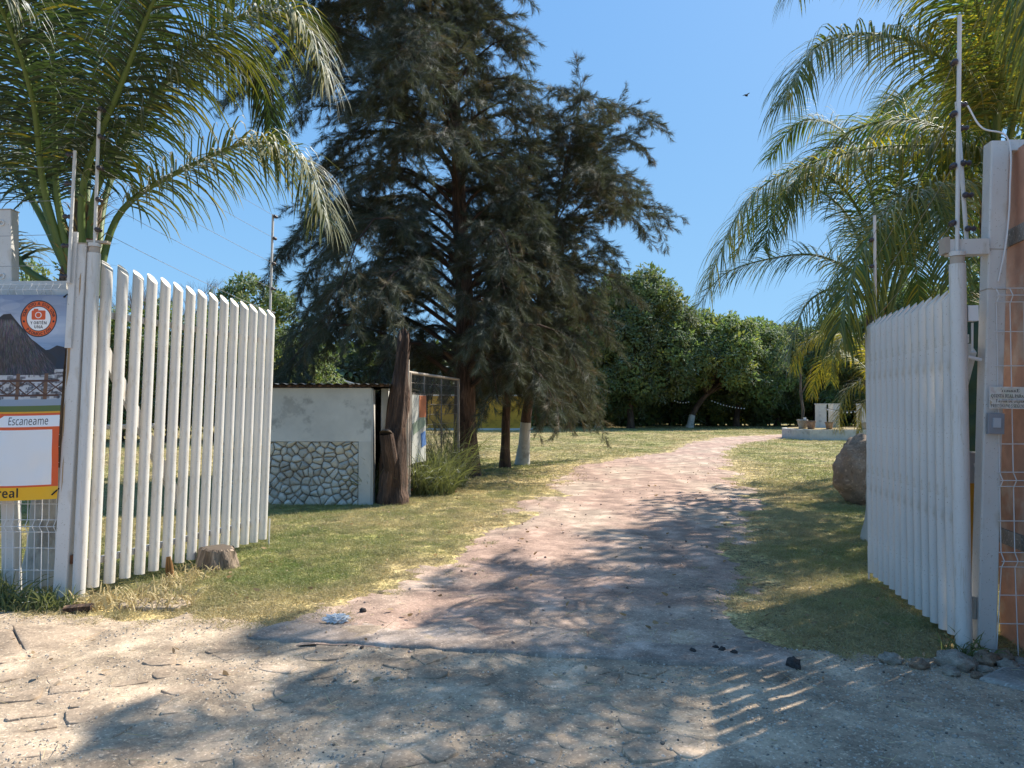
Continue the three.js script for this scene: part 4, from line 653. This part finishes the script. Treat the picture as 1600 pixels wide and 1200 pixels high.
{ // under-storey along the back of the lawn and the far wood
  const r = rngOf(190), names = ['left of the thick white foot', 'beside the thick white foot', 'behind the thick white foot', 'left of the leaning trunk', 'right of the leaning trunk', 'midway along the lawn end', 'below the rounded tree', 'left of the slim pale trunk', 'behind the slim pale trunk', 'behind the near white column', 'between the white columns', 'behind the planter end'];
  names.forEach((n, i) => broadTree('tall_shrub', 'tall leafy shrub ' + n, V(lerp(2, 33, i / 11), 0, -63 - 2 * r()), { seed: 200 + i, cat: 'shrub', height: 5.2 + r(), width: 5, r0: 0.1, lobes: 22, per: 16, cs: 1.4, tone: 0.95, fork: 0.1, skirt: 0.5, limbEvery: 8, group: 'shrubs at the back of the lawn' }));
  const it = []; for (let k = 0; k < 7000; k++) { const x = lerp(-75, 75, r()), h = 6.5 + 2.2 * n2(x * 0.12, 2), y = h * Math.pow(r(), 1.35), w = 0.6 + 0.4 * r(); it.push([V(x, y, -74 - 6 * r() - (x < -5 ? -8 : 0)), V(r() - 0.5, 1, r() - 0.5).normalize(), 2.4 + r(), r() * 6.28, new THREE.Color(w, w, w)]); }
  tag(instanced(scene, 'distant_wood', clusterFar, mat.leaf, it), 'far off wood reading as one dark green mass', 'wood', null, 'stuff');
}
// ---------------------------------------------------------------- boulder, stump, planter and other things
function roughen(g, amp) { const p = g.attributes.position, v = V(); for (let k = 0; k < p.count; k++) { v.fromBufferAttribute(p, k); const l = Math.hypot(v.x, v.z) || 1, q = amp * n3(v.x / l * 2.4, v.y * 5, v.z / l * 2.4) + amp * 0.5 * n3(v.x / l * 7, v.y * 4, v.z / l * 7); p.setXYZ(k, v.x + v.x / l * q, v.y + 0.4 * amp * n2(v.x * 9, v.z * 9) * (v.y > 0.1 ? 1 : 0), v.z + v.z / l * q); } g.computeVertexNormals(); return g; }
function boulder(parent, name, R, seed, m, amp = 0.22, detail = 4, block = 0) {
  const g = new THREE.IcosahedronGeometry(1, detail), p = g.attributes.position, v = V(); for (let k = 0; k < p.count; k++) { v.fromBufferAttribute(p, k).normalize(); if (block) { v.set(Math.sign(v.x) * Math.pow(Math.abs(v.x), block), Math.sign(v.y) * Math.pow(Math.abs(v.y), block), Math.sign(v.z) * Math.pow(Math.abs(v.z), block)); } const q = 1 + amp * n3(v.x * 1.1 + seed, v.y * 1.1, v.z * 1.1) + amp * 0.4 * n3(v.x * 3 + seed, v.y * 3, v.z * 3) + amp * 0.12 * n3(v.x * 9, v.y * 9 + seed, v.z * 9); p.setXYZ(k, v.x * q * R[0], v.y * q * R[1], v.z * q * R[2]); }
  g.deleteAttribute('normal'); g.computeVertexNormals(); const flat = g.attributes.normal; for (let k = 0; k < p.count; k++) { v.fromBufferAttribute(p, k); v.set(v.x / R[0] ** 2, v.y / R[1] ** 2, v.z / R[2] ** 2).normalize().multiplyScalar(0.75).add(V().fromBufferAttribute(flat, k).multiplyScalar(0.5)).normalize(); flat.setXYZ(k, v.x, v.y, v.z); } return part(parent, name, g, m);
}
{
  const b = thing('boulder', 'big brown boulder with a round plaque beside the right gate leaf', 'boulder', [6.02, 0.5, -12.8], 0.3); boulder(b, 'rock_body', [0.56, 0.58, 0.45], 3.3, mat.rock, 0.12, 16, 0.66);
  part(b, 'plaque', new THREE.CylinderGeometry(0.085, 0.085, 0.03, 24).rotateX(Math.PI / 2 - 0.1), M({ map: texPlaster, color: col(0.5, 0.47, 0.36) }), [-0.12, -0.2, 0.5]);
  const s = thing('tree_stump', 'short sawn grey stump under the end of the left gate leaf', 'stump', [-2.92, 0, -7.65]); part(s, 'stump_body', roughen(taperTube(new Geo(), [V(0, -0.03, 0), V(0, 0.05, 0), V(0.005, 0.12, 0), V(0.01, 0.19, 0)], [0.22, 0.19, 0.175, 0.16], 26).build(), 0.035), mat.greyWood); part(s, 'sawn_top', roughen(taperTube(new Geo(), [V(0.01, 0.18, 0), V(0.012, 0.205, 0)], [0.16, 0.13], 26, true).build(), 0.03), mat.greyWood);
  const st = thing('wooden_stake', 'short splintered orange brown stake under the left gate leaf', 'stake', [-3.18, 0, -7.2]); part(st, 'stake_body', taperTube(new Geo(), [V(0, -0.03, 0), V(-0.01, 0.12, 0), V(-0.02, 0.2, 0)], [0.045, 0.035, 0.02], 7, true), M({ map: texBark, color: col(0.55, 0.33, 0.12) }));
  const r = rngOf(230);
  const sl = thing('stone_slab', 'flat pale stone slab lying in front of the left gate leaf', 'slab', at(243, 944, 6.2).setY(0.0)); { const out = []; for (let k = 0; k < 16; k++) { const a = k / 16 * 6.28; out.push([Math.cos(a) * 0.3 * (1 + 0.16 * n2(k, 1)), Math.sin(a) * 0.16 * (1 + 0.2 * n2(k, 7))]); } part(sl, 'slab_body', stoneGeo(out, 0, 0, 0.0, 0.06, (x, y) => 0.03 + 0.01 * n2(x * 6, y * 6), r).rotateX(-Math.PI / 2), M({ map: texDust, bumpMap: texDustBump, bumpScale: 0.006, color: col(0.74, 0.62, 0.49) })); }
  const pl = thing('wood_offcut', 'brown offcut of plank lying by the left gate pole', 'plank', [-3.37, 0.035, -6.02], 0.2); part(pl, 'plank_body', new Geo().box(0.2, 0.035, 0.09, 0, 0, 0, 0.05, 0, 0.05), mat.deadWood);
  const pb = thing('plastic_bag', 'crumpled clear white plastic bag lying on the dirt track edge', 'bag', at(525, 974, 5.66).setY(0.05)); { const g = new THREE.IcosahedronGeometry(1, 8), p = g.attributes.position, v = V(); for (let k = 0; k < p.count; k++) { v.fromBufferAttribute(p, k); const q = 1 + 0.35 * n3(v.x * 2.3, v.y * 2.3, v.z * 2.3) + 0.2 * n3(v.x * 6, v.y * 6, v.z * 6); p.setXYZ(k, v.x * q * 0.085, Math.max(-0.03, v.y * q * 0.03), v.z * q * 0.05); } g.computeVertexNormals(); part(pb, 'film', g, new THREE.MeshPhysicalMaterial({ color: col(0.75, 0.77, 0.78), roughness: 0.35, transmission: 0.3, thickness: 0, side: THREE.DoubleSide })); }
  // loose stones by the right gate foot
  [[2.78, -4.76, 0.055], [2.93, -4.8, 0.07], [2.68, -4.7, 0.085], [2.83, -4.65, 0.035], [3.07, -4.84, 0.06], [2.6, -4.6, 0.04], [3.0, -4.7, 0.045], [2.48, -4.72, 0.05], [3.15, -4.82, 0.04], [2.35, -4.82, 0.055], [2.72, -4.55, 0.03]].forEach(([x, z, s], i) => { const t = thing('loose_stone', ['stone touching the foot of the right gate pole', 'tan stone in front of the right post', 'broad brown stone left of the right gate foot', 'small pale round stone before the right gate', 'stone at the right foot of the right post', 'little stone left of the pale round one', 'stone between the right post and the apron', 'flat stone where the grass meets the gravel', 'outermost stone right of the right post', 'leftmost stone of the heap by the right gate', 'smallest stone of the heap by the right gate'][i], 'stone', [x, surfaceY(x, z) + s * 0.35, z], i, 'loose stones heaped by the right gate foot'); boulder(t, 'stone_body', [s * 1.2, s * 0.75, s], i * 3.1, [mat.rockGrey, mat.rock, mat.rockGrey][i % 3], 0.25, 4); });
  // dark lumps on the threshold
  [[1118, 1014], [1128, 1018], [1083, 1020], [1147, 1022], [1240, 1042], [1246, 1046], [567, 958]].forEach(([px, py], i) => { const p = at(px, py, 1920 / (py - 635)), s = i === 4 ? 0.038 : 0.014 + 0.01 * r(); const t = thing('dark_stone', ['pointed black stone in the group at the right of the threshold', 'second black stone beside the pointed one', 'black stone left of the pointed one', 'black stone right of the pointed one', 'large black stone at the grass corner', 'small dark stone touching the large black one', 'black lump near the plastic bag'][i], 'stone', [p.x, Math.max(surfaceY(p.x, p.z), i < 4 || i > 5 ? 0.02 : 0) + s * 0.4, p.z], i, 'dark stones on the threshold'); boulder(t, 'stone_body', [s * 1.3, s, s], i * 2.7, mat.rockDark, 0.3, 3); });
}
{ // planter with columns and pots
  const p = thing('raised_planter', 'low stained white planter wall at the far right of the lawn', 'planter', [17.2, 0, -38.3]); const s = new THREE.Shape(); s.moveTo(-3.2, -2.2); s.lineTo(3.2, -2.2); s.lineTo(3.2, 2.2); s.lineTo(-2.4, 2.2); s.quadraticCurveTo(-3.6, 1.6, -3.5, 0); s.quadraticCurveTo(-3.5, -1.8, -3.2, -2.2);
  part(p, 'retaining_wall', new THREE.ExtrudeGeometry(s, { depth: 0.5, bevelEnabled: false, curveSegments: 10 }).rotateX(-Math.PI / 2), mat.limewash); const soil = part(p, 'soil_bed', new THREE.ExtrudeGeometry(s, { depth: 0.05, bevelEnabled: false, curveSegments: 10 }).scale(0.93, 0.92, 1).rotateX(-Math.PI / 2), M({ map: texThatch, color: col(0.7, 0.55, 0.3) }), [0, 0.47, 0]);
  [[15.75, -39.2, 'square white column nearest the drive end on the planter'], [16.55, -39.5, 'second square white column on the planter'], [18.0, -39.5, 'third white column partly hidden by the yellowing palm']].forEach(([x, z, l]) => { const c = thing('white_column', l, 'column', [x, 0.5, z], 0.25, 'white columns on the planter'); part(c, 'shaft', squareTube(0.4, 1.2, 0.4, 0.03), mat.plaster); part(c, 'cap', new Geo().box(0.43, 0.05, 0.43, 0, 1.22, 0), mat.plaster); });
  const pot = new THREE.LatheGeometry([[0, 0], [0.13, 0], [0.18, 0.3], [0.2, 0.3], [0.2, 0.36], [0.17, 0.36], [0.15, 0.28], [0, 0.26]].map(([x, y]) => new THREE.Vector2(x, y)), 16);
  [[14.35, -36.9, 1.15, 'clay pot at the left end of the planter wall'], [15.1, -36.6, 1, 'clay pot in front of the first column'], [16.7, -36.5, 1, 'grey clay pot left of the yellowing palm'], [14.2, -37.6, 1.3, 'pale wide pot behind the left end pot']].forEach(([x, z, k, l], i) => { const t = thing('clay_pot', l, 'pot', [x, 0.5, z], 0, 'pots on the planter'); t.scale.setScalar(k); part(t, 'pot_body', pot, i > 1 ? mat.rockGrey : mat.clay); });
  const m = thing('marker_post', 'short pale blue marker post left of the planter', 'post', [(1257 - 800) / 1200 * 46, 0, -46]); part(m, 'post_shaft', squareTube(0.13, 0.9), M({ color: col(0.45, 0.55, 0.66) })); part(m, 'cap', new Geo().box(0.15, 0.03, 0.15, 0, 0.915, 0), mat.whitePlain);
  const w = thing('yellow_wall', 'yellow painted garden wall seen between the she oak trunks', 'wall', [-2.2, 0, -52]); part(w, 'wall_face', new Geo().box(7, 2.3, 0.25, 0, 1.15, 0), mat.yellow); part(w, 'coping', new Geo().box(7.1, 0.1, 0.35, 0, 2.352, 0), mat.plaster); part(w, 'kerb', new Geo().box(7.2, 0.14, 0.3, 0, 0.06, 0.3), mat.plaster);
  const tw = thing('slim_trunk', 'slim pale bare trunk standing before the dark shrubs', 'trunk', [(1253 - 800) / 1200 * 52, 0, -52]); part(tw, 'trunk', taperTube(new Geo(), [V(0, 0, 0), V(0.06, 1.4, 0), V(-0.1, 2.6, 0), V(-0.05, 4.2, 0)], [0.12, 0.1, 0.09, 0.05], 7), mat.barkGrey); part(tw, 'side_limb', taperTube(new Geo(), [V(-0.08, 2.4, 0), V(0.5, 3.4, 0), V(0.7, 4.4, 0)], [0.06, 0.04, 0.02], 5), mat.barkGrey);
  const bulb = new THREE.SphereGeometry(0.04, 8, 6);
  [[[1052, 624, 55], [1078, 626, 55], 6, 'short string of unlit bulbs left of the leaning trunk'], [[1110, 624, 55], [1165, 637, 55], 12, 'string of unlit bulbs right of the leaning trunk'], [[1290, 637, 39], [1345, 640, 39], 9, 'string of unlit bulbs between the white columns']].forEach(([a, b, n, l]) => { const A = at(...a), B = at(...b), t = thing('string_lights', l, 'lights', [0, 0, 0], 0, 'strings of bulbs'); const P = (q) => A.clone().lerp(B, q).add(V(0, -0.5 * q * (1 - q), 0)); part(t, 'cable', taperTube(new Geo(), [0, 0.2, 0.4, 0.6, 0.8, 1].map(P), 0.012, 4), mat.dark); for (let k = 0; k < n; k++) part(t, 'bulb', bulb, mat.whitePlain, P((k + 0.5) / n).add(V(0, -0.07, 0)).toArray()); });
  const bd = thing('bird', 'small dark bird flying in the open sky', 'bird', at(1166, 149, 45), 0.6); const g = new Geo(); g.add(new THREE.SphereGeometry(0.07, 10, 8).scale(2, 0.9, 0.9)); part(bd, 'body', g, mat.dark); for (const s of [-1, 1]) { const wg = new Geo(); blade(wg, V(0.02, 0.02, 0), V(-0.1, 0.35, s), 0.3, 0.12, 0.5, 4, UP); part(bd, 'wing', wg, M({ color: col(0.03, 0.03, 0.03), side: THREE.DoubleSide })); } const tg = new Geo(); blade(tg, V(-0.1, 0, 0), V(-1, 0, 0), 0.12, 0.07, 0, 2, UP); part(bd, 'tail', tg, M({ color: col(0.03, 0.03, 0.03), side: THREE.DoubleSide }));
}

// ---------------------------------------------------------------- grass, gravel, litter
{
  const r = rngOf(300), mk = (seed, n, h, sp, w) => { const q = rngOf(seed), g = new Geo(); for (let k = 0; k < n; k++) { const a = q() * 6.28, d = Math.sqrt(q()) * sp; blade(g, V(Math.cos(a) * d, -0.008, Math.sin(a) * d), V((q() - 0.5) * 1.6, 0.8, (q() - 0.5) * 1.6), h * (0.5 + q()), w, 1.4, 2, V(q() - 0.5, 0.2, q() - 0.5)); } return g.build(); };
  const near = mk(301, 46, 0.046, 0.11, 0.0045), far = mk(302, 40, 0.042, 0.3, 0.011), itN = [], itF = [];
  const put = (list, x, z, sc) => {
    const d = roadDist(x, z), c = courtLine(x) - z; if (d < 0.8 || c < -0.25) return; const fade = Math.min(smooth(0.8, 1.3, d), smooth(-0.25, 0.3, c)); if (r() > 0.05 + 0.95 * fade * fade) return; if (Math.hypot((x + 3.3) / 0.45, (z + 6.25) / 0.3) < 1) return;
    const dr = clamp(dryness(x, z) + (r() - 0.5) * 0.5, 0, 1), w = 0.8 + 0.4 * r(); list.push([V(x, surfaceY(x, z), z), UP.clone().add(V((r() - 0.5) * 0.3, 0, (r() - 0.5) * 0.3)).normalize(), V(sc, sc * (0.55 + 0.6 * r()), sc), r() * 6.28, new THREE.Color(lerp(0.165, 0.47, dr) * w, lerp(0.225, 0.385, dr) * w, lerp(0.045, 0.19, dr) * w)]);
  };
  for (let k = 0; k < 42000; k++) { const z = -4.6 - 11.4 * Math.pow(r(), 1.25), x = lerp(-1, 1, r()) * (Math.abs(z) * 0.78 + 0.8); put(itN, x, z, 0.8 + 0.5 * r()); }
  for (let k = 0; k < 20000; k++) { const z = -15 - 45 * Math.pow(r(), 1.4), x = lerp(-1, 1, r()) * Math.abs(z) * 0.78; put(itF, x, z, (0.8 + 0.5 * r()) * (1 + Math.abs(z) * 0.012)); }
  tag(instanced(scene, 'lawn_grass', near, mat.grass, itN), 'short patchy green and straw coloured grass beside the dirt track', 'grass', null, 'stuff'); tag(instanced(scene, 'far_lawn_grass', far, mat.grass, itF), 'dry mown grass of the wide lawn towards the trees', 'grass', null, 'stuff');
  const peb = new THREE.IcosahedronGeometry(1, 1), pp = peb.attributes.position, v = V(); for (let k = 0; k < pp.count; k++) { v.fromBufferAttribute(pp, k); const q = 1 + 0.3 * n3(v.x * 1.5, v.y * 1.5, v.z * 1.5); pp.setXYZ(k, v.x * q, v.y * q * 0.65, v.z * q); } peb.computeVertexNormals();
  const it = []; for (let k = 0; k < 45000; k++) {
    const z = lerp(-6.0, -2.6, Math.pow(r(), 0.8)), x = lerp(-4.6, 4.2, r()), dens = 0.12 + 0.88 * smooth(0.4, 2.6, x + 0.5 * n2(x, z)) + 0.5 * smooth(0.1, 0.5, n2(x * 1.2 + 5, z * 1.2)); if (r() > dens || courtLine(x) - z > 0.15) continue;
    const s = 0.0028 + 0.006 * Math.pow(r(), 3) + (r() < 0.008 ? 0.008 : 0), w = 0.6 + 0.6 * r(), b = r() < 0.06 ? 0.35 : 1; it.push([V(x, courtY(x, z) + s * 0.25, z), V(r() - 0.5, 1, r() - 0.5).normalize(), s, r() * 6.28, new THREE.Color(0.45 * w * b, 0.385 * w * b, 0.31 * w * b)]);
  }
  tag(instanced(scene, 'forecourt_gravel', peb, M({ color: 0xffffff, roughness: 1 }), it), 'loose fine gravel strewn over the forecourt', 'gravel', null, 'stuff');
  const it2 = []; for (let k = 0; k < 5000; k++) { const t = Math.pow(r(), 1.5), z = lerp(-5, -24, t), x = lerp(-2.5, 6.5, r()), d = roadDist(x, z); if (d > 1.12) continue; if (r() > 0.35 + 0.65 * smooth(0.5, 1, d)) continue; const s = 0.004 + 0.012 * Math.pow(r(), 4), w = 0.5 + 0.6 * r(), b = r() < 0.15 ? 0.35 : 1; it2.push([V(x, roadY(x, z, d) + s * 0.3, z), V(r() - 0.5, 1, r() - 0.5).normalize(), s, r() * 6.28, new THREE.Color(0.48 * w * b, 0.36 * w * b, 0.29 * w * b)]); }
  tag(instanced(scene, 'track_gravel', peb, M({ color: 0xffffff, roughness: 1 }), it2), 'small loose stones on the dirt track', 'gravel', null, 'stuff');
  const lf = new Geo(); blade(lf, V(0, 0, 0), V(0.2, 1, 0), 0.05, 0.026, 0.6, 3, V(0, 0, 1)); const it4 = []; for (let k = 0; k < 900; k++) { const z = -4.4 - 16 * Math.pow(r(), 1.4), x = lerp(-1, 1, r()) * (Math.abs(z) * 0.7 + 0.8), a = r() * 6.28, w = 0.6 + 0.7 * r(); if (z > courtLine(x) && r() < 0.6) continue; it4.push([V(x, surfaceY(x, z) + 0.012 + 0.012 * r(), z), V(Math.cos(a), 0.15, Math.sin(a)).normalize(), 0.5 + 0.8 * r(), r() * 6.28, new THREE.Color(0.36 * w, 0.24 * w, 0.12 * w)]); }
  tag(instanced(scene, 'fallen_leaves', lf.build(), mat.grass, it4), 'dry brown fallen leaves strewn over grass and track', 'leaves', null, 'stuff');
  const straw = new Geo(); blade(straw, V(0, 0, 0), V(0.25, 1, 0), 0.12, 0.004, 0.3, 4, V(0, 0, 1)); const it3 = []; for (let k = 0; k < 1500; k++) { const z = lerp(-7.5, -2.8, r()), x = lerp(-4, 4, r()), a = r() * 6.28; it3.push([V(x, surfaceY(x, z) + 0.006, z), V(Math.cos(a), 0.08, Math.sin(a)).normalize(), 0.3 + 0.9 * r(), r() * 6.28, new THREE.Color(0.55, 0.45, 0.26)]); }
  tag(instanced(scene, 'dry_straw', straw.build(), mat.grass, it3), 'scattered dry straw stems on the ground before the gate', 'straw', null, 'stuff');
}
scene.traverse((o) => { if (o.isMesh) { o.castShadow = true; o.receiveShadow = true; } });
renderer.render(scene, camera);
